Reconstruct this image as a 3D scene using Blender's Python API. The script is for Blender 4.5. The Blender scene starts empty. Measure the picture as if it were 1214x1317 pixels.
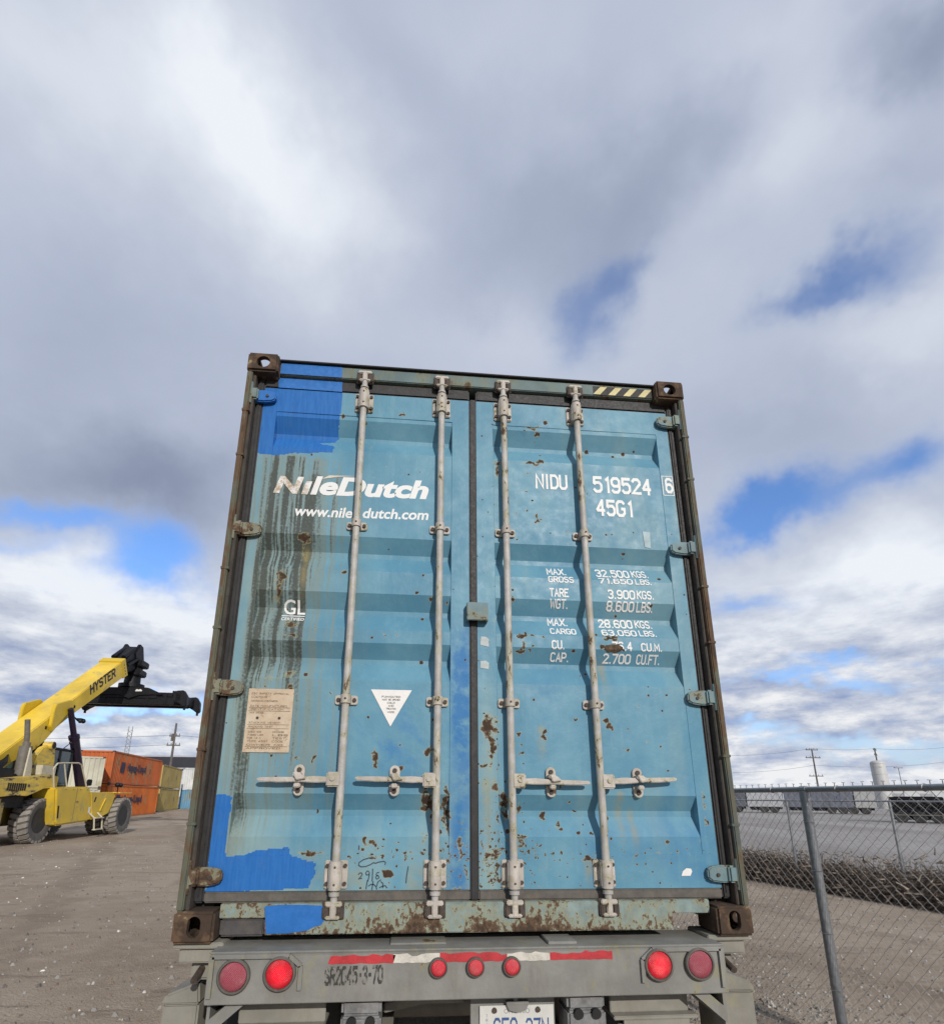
import bpy, bmesh, math, random
import numpy as np
from mathutils import Vector, Matrix

rad = math.radians
scene = bpy.context.scene
C = scene.collection

# ------------------------------------------------------------------ camera
cam_data = bpy.data.cameras.new('camera')
cam = bpy.data.objects.new('camera', cam_data)
C.objects.link(cam)
cam.matrix_world = Matrix(((0.996463, -0.028009, -0.079233, -0.297836), (-0.083835, -0.265810, -0.960373, -2.427670), (0.005838, 0.963618, -0.267218, 1.667933), (0.000000, 0.000000, 0.000000, 1.000000)))
cam_data.sensor_fit = 'HORIZONTAL'
cam_data.sensor_width = 36.0
cam_data.lens = 20.3127
cam_data.shift_x = 0.01954
cam_data.shift_y = 0.14665
cam_data.clip_start = 0.05
cam_data.clip_end = 5000
scene.camera = cam

# ------------------------------------------------------------------ look
scene.view_settings.view_transform = 'Standard'
scene.view_settings.look = 'None'
scene.view_settings.exposure = 0.0
scene.view_settings.gamma = 1.0
scene.view_settings.use_curve_mapping = False

# ------------------------------------------------------------------ sun
SUN_AZ, SUN_EL = rad(17), rad(25)          # to the right of straight behind the camera
sd = Vector((math.sin(SUN_AZ) * math.cos(SUN_EL), -math.cos(SUN_AZ) * math.cos(SUN_EL), math.sin(SUN_EL)))
sun_data = bpy.data.lights.new('sun', 'SUN')
sun_data.energy = 3.45
sun_data.angle = rad(0.8)
sun_data.color = (1.0, 0.945, 0.87)
sun = bpy.data.objects.new('sun', sun_data)
sun.rotation_euler = sd.to_track_quat('Z', 'Y').to_euler()
sun.location = (0, 0, 60)
C.objects.link(sun)

# ------------------------------------------------------------------ node helper
class NT:
    def __init__(s, tree):
        s.t = tree; s.n = tree.nodes; s.l = tree.links
    def new(s, typ, ins=None, **props):
        n = s.n.new(typ)
        for k, v in props.items(): setattr(n, k, v)
        if ins:
            for k, v in ins.items():
                sock = n.inputs[k]
                if isinstance(v, bpy.types.NodeSocket): s.l.new(v, sock)
                else: sock.default_value = v
        return n
    def math(s, op, a, b=0.0, c=None, clamp=False):
        ins = {0: a, 1: b}
        if c is not None: ins[2] = c
        return s.new('ShaderNodeMath', ins, operation=op, use_clamp=clamp).outputs[0]
    def vmath(s, op, a, b=(0, 0, 0), out=0):
        return s.new('ShaderNodeVectorMath', {0: a, 1: b}, operation=op).outputs[out]
    def dot(s, a, b):
        return s.new('ShaderNodeVectorMath', {0: a, 1: b}, operation='DOT_PRODUCT').outputs['Value']
    def noise(s, vec, scale, detail=4.0, rough=0.55, dist=0.0, out='Fac'):
        return s.new('ShaderNodeTexNoise', {'Vector': vec, 'Scale': scale, 'Detail': detail, 'Roughness': rough, 'Distortion': dist}).outputs[out]
    def voro(s, vec, scale, out='Distance', **p):
        return s.new('ShaderNodeTexVoronoi', {'Vector': vec, 'Scale': scale}, **p).outputs[out]
    def mix(s, f, a, b, blend='MIX'):
        n = s.n.new('ShaderNodeMix'); n.data_type = 'RGBA'; n.blend_type = blend
        for i, v in ((0, f), (6, a), (7, b)):
            if isinstance(v, bpy.types.NodeSocket): s.l.new(v, n.inputs[i])
            else:
                n.inputs[i].default_value = (tuple(v) + (1,)) if (i > 0 and len(v) == 3) else v
        return n.outputs[2]
    def step(s, v, a, b, lo=0.0, hi=1.0, smooth=True):
        n = s.n.new('ShaderNodeMapRange'); n.interpolation_type = 'SMOOTHSTEP' if smooth else 'LINEAR'
        for k, x in (('Value', v), ('From Min', a), ('From Max', b), ('To Min', lo), ('To Max', hi)):
            if isinstance(x, bpy.types.NodeSocket): s.l.new(x, n.inputs[k])
            else: n.inputs[k].default_value = x
        return n.outputs[0]
    def attr(s, name):
        return s.new('ShaderNodeAttribute', attribute_name=name).outputs['Fac']
    def scale(s, vec, v):
        return s.vmath('MULTIPLY', vec, v)
    def obj(s):
        return s.new('ShaderNodeTexCoord').outputs['Object']
    def xyz(s, v):
        return s.new('ShaderNodeSeparateXYZ', {0: v}).outputs

# ------------------------------------------------------------------ world: Nishita sky with a real cloud deck by direction
world = bpy.data.worlds.new('World')
scene.world = world
world.use_nodes = True
wt = NT(world.node_tree)
wt.n.clear()
sky = wt.new('ShaderNodeTexSky', sky_type='NISHITA', sun_disc=False)
sky.sun_elevation = SUN_EL
sky.sun_rotation = math.pi - SUN_AZ
sky.air_density = 1.0; sky.dust_density = 0.6; sky.ozone_density = 2.0
dirv = wt.new('ShaderNodeTexCoord').outputs['Generated']
dz = wt.xyz(dirv)[2]
# cloud-deck coordinates: where the ray meets a flat layer
den = wt.math('ADD', wt.math('MAXIMUM', dz, 0.0), 0.16)
inv = wt.math('DIVIDE', 1.0, den)
deck = wt.vmath('MULTIPLY', dirv, wt.new('ShaderNodeCombineXYZ', {0: inv, 1: inv, 2: 0.0}).outputs[0])
n_big = wt.noise(wt.vmath('ADD', deck, (3.1, 7.7, 0.0)), 1.5, 5.0, 0.5, 0.3)
n_mid = wt.noise(wt.vmath('ADD', deck, (11.3, 2.9, 0.0)), 3.6, 7.0, 0.58, 0.2)
n_low = wt.noise(wt.scale(dirv, (7.0, 7.0, 21.0)), 1.3, 7.0, 0.6, 0.2)
n_fine = wt.noise(wt.scale(dirv, (14.0, 14.0, 34.0)), 1.6, 6.0, 0.62)
wv = wt.new('ShaderNodeTexNoise', {'Vector': dirv, 'Scale': 4.5, 'Detail': 5.0, 'Roughness': 0.6}).outputs['Color']
warp = wt.vmath('ADD', dirv, wt.scale(wt.vmath('SUBTRACT', wv, (0.5, 0.5, 0.5)), (0.22, 0.22, 0.22)))
SKY_BLOBS = [
 ('B', 0.28, (-0.220, 0.514, 0.829), (6.653, 2.505, 0.217), (-5.190, 5.461, -4.764)),
 ('B', 0.14, (-0.189, 0.568, 0.801), (6.113, 1.027, 0.718), (-4.808, 11.394, -9.211)),
 ('B', 0.20, (-0.289, 0.456, 0.842), (9.524, 0.660, 2.907), (-4.290, 14.458, -9.310)),
 ('B', 0.17, (0.445, 0.418, 0.792), (9.862, -3.111, -3.901), (4.770, 8.127, -6.963)),
 ('B', 0.10, (0.359, 0.395, 0.846), (12.194, -2.974, -3.794), (9.494, 18.413, -12.633)),
 ('B', 0.05, (0.089, 0.448, 0.890), (9.284, -1.020, -0.411), (2.798, 17.881, -9.284)),
 ('B', 0.18, (-0.435, 0.425, 0.794), (9.443, 1.351, 4.453), (-4.253, 8.933, -7.115)),
 ('B', -0.17, (0.174, 0.562, 0.809), (5.510, -1.545, -0.113), (4.373, 8.352, -6.743)),
 ('B', -0.17, (0.332, 0.508, 0.795), (7.800, -3.625, -0.948), (7.162, 7.816, -7.985)),
 ('B', -0.06, (-0.039, 0.473, 0.880), (11.239, 2.653, -0.928), (-12.073, 16.435, -9.376)),
 ('B', -0.09, (-0.481, 0.611, 0.629), (6.074, 1.945, 2.754), (-2.470, 7.025, -8.718)),
 ('B', -0.30, (0.528, 0.320, 0.787), (9.119, -0.751, -5.808), (3.994, 20.635, -11.065)),
 ('B', -0.05, (-0.283, 0.678, 0.678), (4.067, 0.647, 1.051), (-1.919, 10.502, -11.311)),
 ('B', -0.16, (-0.502, 0.710, 0.494), (3.898, 1.696, 1.528), (-1.299, 5.053, -8.588)),
 ('B', -0.22, (-0.390, 0.786, 0.479), (5.176, 2.277, 0.478), (-3.230, 6.257, -12.912)),
 ('B', -0.10, (0.578, 0.397, 0.713), (22.074, -9.773, -12.465), (9.345, 12.915, -14.780)),
 ('B', 0.16, (0.641, 0.489, 0.592), (9.731, -1.303, -9.458), (-1.367, 17.398, -12.890)),
 ('B', -0.13, (0.542, 0.642, 0.542), (6.374, -3.470, -2.262), (3.967, 9.086, -14.729)),
 ('B', -0.05, (0.471, 0.498, 0.728), (12.209, -4.602, -4.753), (7.876, 14.737, -15.171)),
 ('B', 0.42, (-0.542, 0.779, 0.315), (8.726, 6.347, -0.701), (-3.572, 4.201, -16.551)),
 ('B', 0.36, (-0.366, 0.882, 0.296), (6.786, 2.445, 1.096), (0.109, 6.110, -18.075)),
 ('B', 0.18, (-0.476, 0.835, 0.276), (10.159, 5.080, 2.137), (0.025, 8.552, -25.870)),
 ('B', 0.46, (0.677, 0.667, 0.311), (6.522, -5.630, -2.120), (1.817, 6.193, -17.210)),
 ('B', 0.28, (0.586, 0.776, 0.233), (5.307, -3.737, -0.884), (0.974, 8.933, -32.190)),
 ('B', -0.04, (-0.533, 0.826, 0.184), (6.957, 4.226, 1.193), (1.219, 6.957, -27.712)),
 ('B', -0.10, (0.649, 0.747, 0.141), (5.575, -4.712, -0.695), (-1.489, 12.563, -59.595)),
 ('B', 0.06, (0.137, 0.681, 0.720), (8.948, -1.278, -0.493), (2.566, 16.095, -15.716)),
 ('B', 0.12, (0.687, 0.625, 0.371), (14.827, -12.701, -6.071), (4.546, 11.600, -27.951)),
 ('B', 0.10, (0.535, 0.777, 0.332), (12.919, -7.782, -2.599), (2.107, 8.959, -24.393)),
 ('K', 0.62, (0.274, 0.631, 0.726), (9.537, -7.522, 2.947), (11.722, 6.225, -9.837)),
 ('K', 0.42, (0.331, 0.564, 0.756), (22.972, -0.744, -9.483), (-3.145, 19.012, -12.811)),
 ('K', 0.70, (0.547, 0.508, 0.666), (11.975, -8.699, -3.193), (13.993, 12.652, -21.141)),
 ('K', 0.22, (0.607, 0.469, 0.641), (20.245, -10.919, -11.171), (10.284, 15.874, -21.357)),
 ('K', 0.62, (0.606, 0.647, 0.462), (7.289, -6.493, -0.459), (7.755, 7.163, -20.187)),
 ('K', 0.85, (0.534, 0.718, 0.448), (12.268, -8.545, -0.928), (5.103, 6.444, -16.418)),
 ('K', 0.55, (0.682, 0.576, 0.451), (12.935, -14.255, -1.352), (8.174, 6.771, -21.032)),
 ('K', 0.50, (0.516, 0.749, 0.415), (15.552, -8.647, -3.724), (3.591, 11.722, -25.621)),
 ('K', 0.75, (-0.547, 0.733, 0.404), (10.555, 6.751, 2.037), (-6.703, 13.728, -34.024)),
 ('K', 1.00, (-0.437, 0.823, 0.362), (10.139, 5.414, -0.079), (-3.734, 5.862, -17.817)),
 ('K', 0.40, (-0.572, 0.739, 0.356), (23.131, 13.883, 8.365), (-3.332, 19.799, -46.480)),
 ('K', 0.45, (-0.379, 0.828, 0.412), (15.715, 5.412, 3.593), (-0.963, 9.409, -19.812)),
 ('K', 0.55, (0.627, 0.763, 0.158), (5.472, -4.352, -0.705), (-0.872, 12.773, -58.165)),
 ('K', 0.60, (0.691, 0.721, 0.048), (5.286, -5.054, -0.229), (-3.993, 6.839, -45.181)),
 ('K', 0.55, (-0.479, 0.869, 0.127), (6.152, 3.300, 0.634), (4.382, 10.916, -58.132)),
 ('K', 0.45, (0.555, 0.774, 0.304), (13.025, -8.335, -2.577), (3.356, 15.899, -46.604)),
 ('K', 0.45, (0.547, 0.833, 0.084), (13.032, -8.503, -0.602), (-2.337, 5.535, -39.782)),
 ('K', 0.40, (-0.361, 0.919, 0.157), (12.780, 4.828, 1.131), (1.791, 5.853, -30.167)),
 ('K', 0.40, (0.664, 0.726, 0.179), (7.298, -6.366, -1.246), (0.184, 20.437, -83.514))]
def blob_sum(kind):
    tot = None
    for b in SKY_BLOBS:
        if b[0] != kind: continue
        amt, c, u, v = b[1], b[2], b[3], b[4]
        a = wt.dot(warp, u); d = wt.dot(warp, v)
        q = wt.math('MULTIPLY_ADD', d, d, wt.math('MULTIPLY', a, a))
        g = wt.math('EXPONENT', wt.math('MULTIPLY', q, -1.0))
        front = wt.step(wt.dot(dirv, c), 0.2, 0.5, 0.0, amt)
        tot = wt.math('MULTIPLY', g, front) if tot is None else wt.math('MULTIPLY_ADD', g, front, tot)
    return tot
low = wt.step(dz, 0.06, 0.42, 1.0, 0.0)                      # 1 near the horizon
bright = blob_sum('B')
gap = blob_sum('K')
detail = wt.math('ADD', wt.math('MULTIPLY', wt.math('SUBTRACT', n_big, 0.5), 0.24), wt.math('MULTIPLY', wt.math('SUBTRACT', n_mid, 0.5), 0.14))
ldetail = wt.math('ADD', wt.math('MULTIPLY', wt.math('SUBTRACT', n_low, 0.5), 1.3), wt.math('MULTIPLY', wt.math('SUBTRACT', n_fine, 0.5), 0.5))
ldetail = wt.math('MULTIPLY', ldetail, low)
val = wt.math('ADD', wt.math('ADD', wt.math('MULTIPLY', bright, 1.12), 0.54), wt.math('ADD', detail, wt.math('MULTIPLY', ldetail, 0.75)))
# billows: the side of each clump that thins out upwards catches the light
n_up = wt.noise(wt.vmath('ADD', wt.scale(dirv, (7.0, 7.0, 21.0)), (0.0, 0.0, 0.62)), 1.3, 7.0, 0.6, 0.2)
n_up2 = wt.noise(wt.vmath('ADD', wt.scale(dirv, (14.0, 14.0, 34.0)), (0.0, 0.0, 0.5)), 1.6, 6.0, 0.62)
lit = wt.math('ADD', wt.math('MULTIPLY', wt.math('SUBTRACT', n_low, n_up), 1.1), wt.math('MULTIPLY', wt.math('SUBTRACT', n_fine, n_up2), 0.45))
val = wt.math('ADD', val, wt.math('MULTIPLY', low, wt.math('ADD', wt.math('MULTIPLY', lit, 1.25), 0.11)))
cr = wt.new('ShaderNodeValToRGB', {0: val})
cr.color_ramp.elements[0].position = 0.12; cr.color_ramp.elements[0].color = (0.235, 0.280, 0.400, 1)
cr.color_ramp.elements[1].position = 1.0; cr.color_ramp.elements[1].color = (0.85, 0.89, 0.95, 1)
e = cr.color_ramp.elements.new(0.5); e.color = (0.468, 0.522, 0.648, 1)
cl = wt.new('ShaderNodeValToRGB', {0: val})
cl.color_ramp.elements[0].position = 0.15; cl.color_ramp.elements[0].color = (0.285, 0.365, 0.580, 1)
cl.color_ramp.elements[1].position = 1.0; cl.color_ramp.elements[1].color = (0.87, 0.88, 0.90, 1)
e = cl.color_ramp.elements.new(0.58); e.color = (0.535, 0.585, 0.700, 1)
cloud = wt.mix(wt.step(low, 0.25, 0.85), cr.outputs[0], cl.outputs[0])
cloud10 = wt.mix(1.0, cloud, (10.0, 10.0, 10.0), 'MULTIPLY')
gsum = wt.math('ADD', gap, wt.math('ADD', wt.math('MULTIPLY', wt.math('SUBTRACT', n_mid, 0.5), 0.55), wt.math('MULTIPLY', ldetail, -1.0)))
gapm = wt.step(gsum, wt.step(low, 0.2, 0.9, 0.0, 0.20), wt.step(low, 0.2, 0.9, 1.0, 0.74))
haze_low = wt.step(dz, 0.0, 0.22, 0.85, 0.0)                 # pale air close to the horizon
blue = wt.mix(1.0, sky.outputs[0], (1.28, 1.62, 2.15), 'MULTIPLY')
blue = wt.mix(haze_low, blue, (5.3, 6.3, 7.7))
col = wt.mix(gapm, cloud10, blue)
below = wt.step(dz, -0.02, 0.0, 1.0, 0.0)
col = wt.mix(below, col, (2.2, 2.0, 1.8))
bg = wt.new('ShaderNodeBackground', {'Color': col, 'Strength': 0.1})
wo = wt.new('ShaderNodeOutputWorld', {'Surface': bg.outputs[0]})

# ------------------------------------------------------------------ materials
MATS = {}
def mat(name, build):
    if name in MATS: return MATS[name]
    m = bpy.data.materials.new(name); m.use_nodes = True
    t = NT(m.node_tree); t.n.clear()
    bsdf = t.new('ShaderNodeBsdfPrincipled')
    out = t.new('ShaderNodeOutputMaterial', {'Surface': bsdf.outputs[0]})
    build(t, bsdf)
    MATS[name] = m
    return m
ALBEDO = 0.82                                                  # scales every base colour down to balance the stronger sun
def setin(t, b, **kw):
    names = dict(col='Base Color', rough='Roughness', metal='Metallic', normal='Normal', emit='Emission Color', es='Emission Strength', spec='Specular IOR Level', trans='Transmission Weight', alpha='Alpha', coat='Coat Weight')
    for k, v in kw.items():
        if k == 'col': v = t.mix(1.0, v, (ALBEDO, ALBEDO, ALBEDO), 'MULTIPLY')
        s = b.inputs[names[k]]
        if isinstance(v, bpy.types.NodeSocket): t.l.new(v, s)
        elif k == 'emit': s.default_value = tuple(v) + (1,)
        else: s.default_value = v
def bump(t, h, dist=0.002, strength=0.6):
    return t.new('ShaderNodeBump', {'Height': h, 'Distance': dist, 'Strength': strength}).outputs[0]

def plain(name, colr, rough=0.6, var=0.15, scale=14.0, dirt=0.0, dirtcol=(0.12, 0.10, 0.08), metal=0.0, spec=0.4, bmp=0.001):
    """a surface of one paint or stuff with worn, uneven colour"""
    def f(t, b):
        o = t.obj()
        n = t.noise(o, scale, 6, 0.6); n2 = t.noise(o, scale * 4.7, 5, 0.65)
        v = t.math('ADD', t.math('MULTIPLY', n, 0.65), t.math('MULTIPLY', n2, 0.35))
        dk = tuple(c * (1 - var) for c in colr); lt = tuple(min(1, c * (1 + var)) for c in colr)
        c = t.mix(t.step(v, 0.32, 0.68), dk, lt)
        if dirt > 0:
            d = t.noise(t.scale(o, (1, 1, 0.45)), scale * 0.6, 8, 0.68, 0.4)
            c = t.mix(t.step(d, 0.62 - 0.3 * dirt, 0.78 - 0.2 * dirt, 0, min(1.0, 0.5 + dirt * 0.5)), c, dirtcol)
        setin(t, b, col=c, rough=t.step(n2, 0.2, 0.8, max(0.05, rough - 0.12), min(1, rough + 0.12)), metal=metal, spec=spec, normal=bump(t, n2, bmp, 0.5))
    return mat(name, f)

RUST_DARK, RUST_MID = (0.030, 0.020, 0.015), (0.085, 0.052, 0.032)
def rust_layer(t, base, r, o, halo=1.0):
    """r: rust amount 0..1 -> pale primer rim, brown rust, dark core"""
    n = t.noise(o, 60.0, 5, 0.7)
    c = t.mix(t.step(r, 0.34, 0.46), base, t.mix(0.55, base, (0.36 * halo, 0.34 * halo, 0.19 * halo)))
    c = t.mix(t.step(r, 0.50, 0.56), c, t.mix(n, RUST_MID, (0.155, 0.095, 0.055)))
    return t.mix(t.step(r, 0.60, 0.74), c, t.mix(n, RUST_DARK, (0.085, 0.055, 0.036)))
def rusty(name, colr, amount=0.5, scale=22.0, stretch=(1, 1, 1), dirt=0.3, rough=0.6, dirtcol=(0.13, 0.105, 0.075), low=None):
    """old paint with flaking rust; amount 0 = sound paint, 1 = all rust"""
    def f(t, b):
        o = t.obj()
        os = t.scale(o, stretch)
        n1 = t.noise(os, scale, 9, 0.66, 0.3); n2 = t.noise(os, scale * 0.23, 4, 0.5); n3 = t.noise(o, scale * 5, 4, 0.6)
        r = t.math('ADD', t.math('ADD', t.math('MULTIPLY', n1, 0.75), t.math('MULTIPLY', n2, 0.45)), t.math('MULTIPLY', n3, 0.12))
        r = t.math('ADD', t.math('MULTIPLY', t.math('SUBTRACT', r, 0.66), 1.55), 0.5 + 0.62 * (amount - 0.5))
        if low: r = t.math('ADD', r, t.step(t.xyz(o)[2], low[0], low[1], low[2], 0.0))
        dk = tuple(c * 0.80 for c in colr); lt = tuple(min(1, c * 1.14) for c in colr)
        base = t.mix(t.step(t.noise(o, scale * 0.35, 6, 0.6), 0.3, 0.7), dk, lt)
        if dirt > 0:
            d = t.noise(t.scale(o, (1, 1, 0.25)), scale * 0.55, 7, 0.7)
            base = t.mix(t.step(d, 0.45, 0.75, 0, dirt), base, dirtcol)
        c = rust_layer(t, base, r, o, min(1.0, 0.12 + 2.6 * (0.3 * colr[0] + 0.6 * colr[1] + 0.1 * colr[2])))
        setin(t, b, col=c, rough=t.step(r, 0.4, 0.6, rough, 0.9), spec=0.35, normal=bump(t, t.math('ADD', n1, t.math('MULTIPLY', n3, 0.4)), 0.003, 0.6))
    return mat(name, f)

def door_material():
    def f(t, b):
        o = t.obj(); x, y, z = t.xyz(o)
        n1 = t.noise(o, 3.2, 6, 0.6, 0.3); n2 = t.noise(t.scale(o, (1, 1, 0.12)), 26, 6, 0.65); n3 = t.noise(o, 85, 5, 0.7); n4 = t.noise(o, 14, 7, 0.62)
        base = t.mix(t.step(n1, 0.3, 0.72), (0.090, 0.250, 0.365), (0.146, 0.330, 0.432))
        base = t.mix(t.step(n2, 0.48, 0.75, 0, 0.26), base, (0.22, 0.40, 0.46))
        base = t.mix(t.math('MULTIPLY', t.attr('clean'), t.step(n4, 0.3, 0.6), clamp=True), base, (0.030, 0.175, 0.405))
        base = t.mix(t.math('MULTIPLY', t.attr('pale'), t.step(n1, 0.2, 0.7, 0.45, 1.0), clamp=True), base, (0.245, 0.365, 0.375))
        # run-down dirt
        s = t.math('MULTIPLY', t.attr('grime'), t.step(n3, 0.2, 0.75, 0.7, 1.15), clamp=True)
        base = t.mix(t.step(s, 0.05, 0.50, 0, 0.66), base, (0.215, 0.255, 0.215))
        base = t.mix(t.step(s, 0.52, 0.92, 0, 0.88), base, (0.052, 0.056, 0.046))
        base = t.mix(t.math('MULTIPLY', t.attr('ochre'), t.step(n4, 0.25, 0.65), clamp=True), base, (0.36, 0.29, 0.11))
        # chips: a density attribute decides how many of the noise peaks break through
        pk = t.noise(o, 52, 5, 0.62, 0.2); pk2 = t.noise(o, 21, 6, 0.66, 0.3)
        dens = t.attr('speck')
        sp = t.math('ADD', t.math('MAXIMUM', pk, t.math('MULTIPLY', pk2, 0.95)), t.math('MULTIPLY', dens, 0.17))
        sp = t.step(sp, 0.69, 0.88, 0.25, 1.0, smooth=False)
        sp = t.math('MULTIPLY', sp, t.step(dens, 0.02, 0.12))
        # round blisters of many sizes
        vn = t.new('ShaderNodeTexVoronoi', {'Vector': t.vmath('ADD', o, t.scale(t.new('ShaderNodeTexNoise', {'Vector': o, 'Scale': 90.0, 'Detail': 3.0}).outputs['Color'], (0.010, 0.010, 0.010))), 'Scale': 33.0})
        rc = t.new('ShaderNodeSeparateColor', {0: vn.outputs['Color']}).outputs
        rad_ = t.math('MULTIPLY_ADD', t.math('MULTIPLY', rc[1], rc[1]), 0.26, 0.05)
        dot_ = t.step(t.math('DIVIDE', vn.outputs['Distance'], rad_), 0.55, 1.75, 0.95, 0.25, smooth=False)
        dot_ = t.math('MULTIPLY', dot_, t.math('LESS_THAN', rc[0], t.math('MULTIPLY', dens, 0.58)))
        sp = t.math('MAXIMUM', sp, dot_)
        rn = t.noise(o, 46, 6, 0.7, 0.4)
        ru = t.math('MULTIPLY', t.attr('rust'), t.step(rn, 0.25, 0.75, 0.42, 1.42, smooth=False))
        r = t.math('MAXIMUM', sp, ru)
        base = rust_layer(t, base, r, o)
        # fresh touch-up paint lies over everything
        pm = t.step(t.math('ADD', t.attr('paint'), t.math('MULTIPLY', t.math('SUBTRACT', t.noise(t.scale(o, (24, 1, 90)), 1.0, 5, 0.65), 0.5), 1.1)), 0.40, 0.56)
        pn = t.noise(t.scale(o, (30, 1, 3.0)), 3.0, 5, 0.6)
        pc = t.mix(t.step(pn, 0.3, 0.7), (0.020, 0.138, 0.440), (0.031, 0.172, 0.505))
        pc = t.mix(t.step(n4, 0.50, 0.78, 0, 0.35), pc, (0.060, 0.160, 0.350))
        pc = t.mix(t.math('MULTIPLY', r, 0.30), pc, (0.05, 0.06, 0.07))
        c = t.mix(pm, base, pc)
        rg = t.step(n4, 0.2, 0.8, 0.36, 0.62)
        rg = t.math('MAXIMUM', rg, t.step(r, 0.42, 0.6, 0.0, 0.9))
        rg = t.mix(pm, rg, (0.34, 0.34, 0.34))
        hh = t.math('ADD', t.math('MULTIPLY', n4, 0.8), t.math('MULTIPLY', t.step(r, 0.45, 0.6), -0.8))
        hh = t.math('ADD', hh, t.math('MULTIPLY', pm, 0.7))
        hh = t.math('ADD', hh, t.math('MULTIPLY', n1, 3.0))
        setin(t, b, col=c, rough=rg, spec=0.25, normal=bump(t, hh, 0.0035, 0.5))
    return mat('door_paint', f)

M_BAR = rusty('bar_grey_paint', (0.455, 0.440, 0.420), 0.29, 44, (1, 1, 0.35), 0.60, 0.5, (0.33, 0.29, 0.25))
M_PLATE = rusty('bracket_grey_paint', (0.52, 0.475, 0.425), 0.25, 30, (1, 1, 1), 0.35, 0.5, (0.30, 0.25, 0.21))
M_BOLT = plain('rusted_bolt', (0.070, 0.052, 0.042), 0.75, 0.4, 60)
M_CAST = rusty('rusty_casting', (0.30, 0.23, 0.15), 0.80, 15, (1, 1, 0.7), 0.5, 0.8, (0.16, 0.10, 0.06))
M_POST = rusty('post_old_paint', (0.085, 0.098, 0.085), 0.50, 24, (1, 1, 0.25), 0.6, 0.7)
M_SILL = rusty('sill_flaked_paint', (0.225, 0.300, 0.290), 0.40, 48, (1, 1, 0.7), 0.55, 0.65, (0.15, 0.115, 0.08), (1.125, 1.20, 0.14)) #, 0.65, (0.20, 0.16, 0.11))
M_HEAD = rusty('header_paint', (0.120, 0.185, 0.190), 0.32, 20, (1, 1, 0.4), 0.35, 0.6, (0.20, 0.22, 0.16))
M_WALL = rusty('container_side_paint', (0.13, 0.30, 0.40), 0.35, 8, (1, 1, 0.4), 0.3)
M_HINGE = rusty('hinge_paint', (0.155, 0.250, 0.275), 0.30, 20, (1, 1, 1), 0.4, 0.6)
M_HINGE_R = rusty('hinge_rust', (0.20, 0.215, 0.185), 0.55, 20, (1, 1, 1), 0.5, 0.7)
M_RUBBER = plain('gasket_rubber', (0.024, 0.023, 0.024), 0.62, 0.3, 18, 0.2, (0.06, 0.055, 0.05))
M_RUBBER2 = plain('dusty_gasket', (0.115, 0.105, 0.092), 0.8, 0.25, 20, 0.4, (0.17, 0.145, 0.115))
M_BLACK = plain('dark_gap', (0.014, 0.014, 0.014), 0.8, 0.3)
M_WHITE = plain('white_lettering', (0.78, 0.79, 0.78), 0.55, 0.07, 30, 0.12, (0.42, 0.50, 0.52))
M_WHITE2 = plain('white_sticker', (0.80, 0.79, 0.76), 0.5, 0.05, 20, 0.1, (0.5, 0.48, 0.42))
M_INK = plain('black_ink', (0.035, 0.033, 0.032), 0.7, 0.3, 40)
M_BLUEP = plain('fresh_blue_paint', (0.025, 0.155, 0.475), 0.36, 0.10, 9)
M_YEL = plain('stripe_yellow', (0.62, 0.55, 0.27), 0.6, 0.14, 30, 0.15, (0.2, 0.17, 0.1))
M_CHASSIS = rusty('chassis_grey_paint', (0.245, 0.243, 0.226), 0.15, 14, (1, 1, 0.6), 0.65, 0.6, (0.165, 0.150, 0.122))
M_CHASSIS2 = rusty('chassis_dusty', (0.280, 0.268, 0.232), 0.16, 13, (1, 1, 0.7), 0.5, 0.8, (0.18, 0.16, 0.125))
M_GALV = plain('galvanised_steel', (0.36, 0.375, 0.39), 0.42, 0.16, 30, 0.15, (0.25, 0.25, 0.25), metal=0.55)
M_GALVW = plain('fence_wire', (0.27, 0.27, 0.27), 0.55, 0.12, 30, metal=0.3)
def _placard(t, b):
    o = t.obj(); n = t.noise(o, 9, 7, 0.65, 0.4); n2 = t.noise(o, 45, 6, 0.7)
    x, y, z = t.xyz(o)
    c = t.mix(t.step(n, 0.35, 0.7), (0.62, 0.52, 0.39), (0.50, 0.38, 0.25))
    c = t.mix(t.step(n2, 0.54, 0.7, 0, 0.75), c, (0.25, 0.15, 0.08))
    setin(t, b, col=c, rough=0.5, normal=bump(t, n2, 0.001))
M_PLACARD = mat('stained_metal_placard', _placard)
def _tape(colr):
    def f(t, b):
        o = t.obj(); n = t.noise(o, 16, 6, 0.7); v = t.voro(o, 160)
        c = t.mix(t.step(n, 0.35, 0.7), colr, tuple(c * 0.62 for c in colr))
        setin(t, b, col=t.mix(t.step(v, 0.2, 0.5, 0.0, 0.22), c, tuple(min(1, c * 1.5) for c in colr)), rough=0.4)
    return f
M_TAPE_R = mat('red_tape', _tape((0.50, 0.040, 0.048)))
M_TAPE_W = mat('white_tape', _tape((0.62, 0.59, 0.52)))
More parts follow.
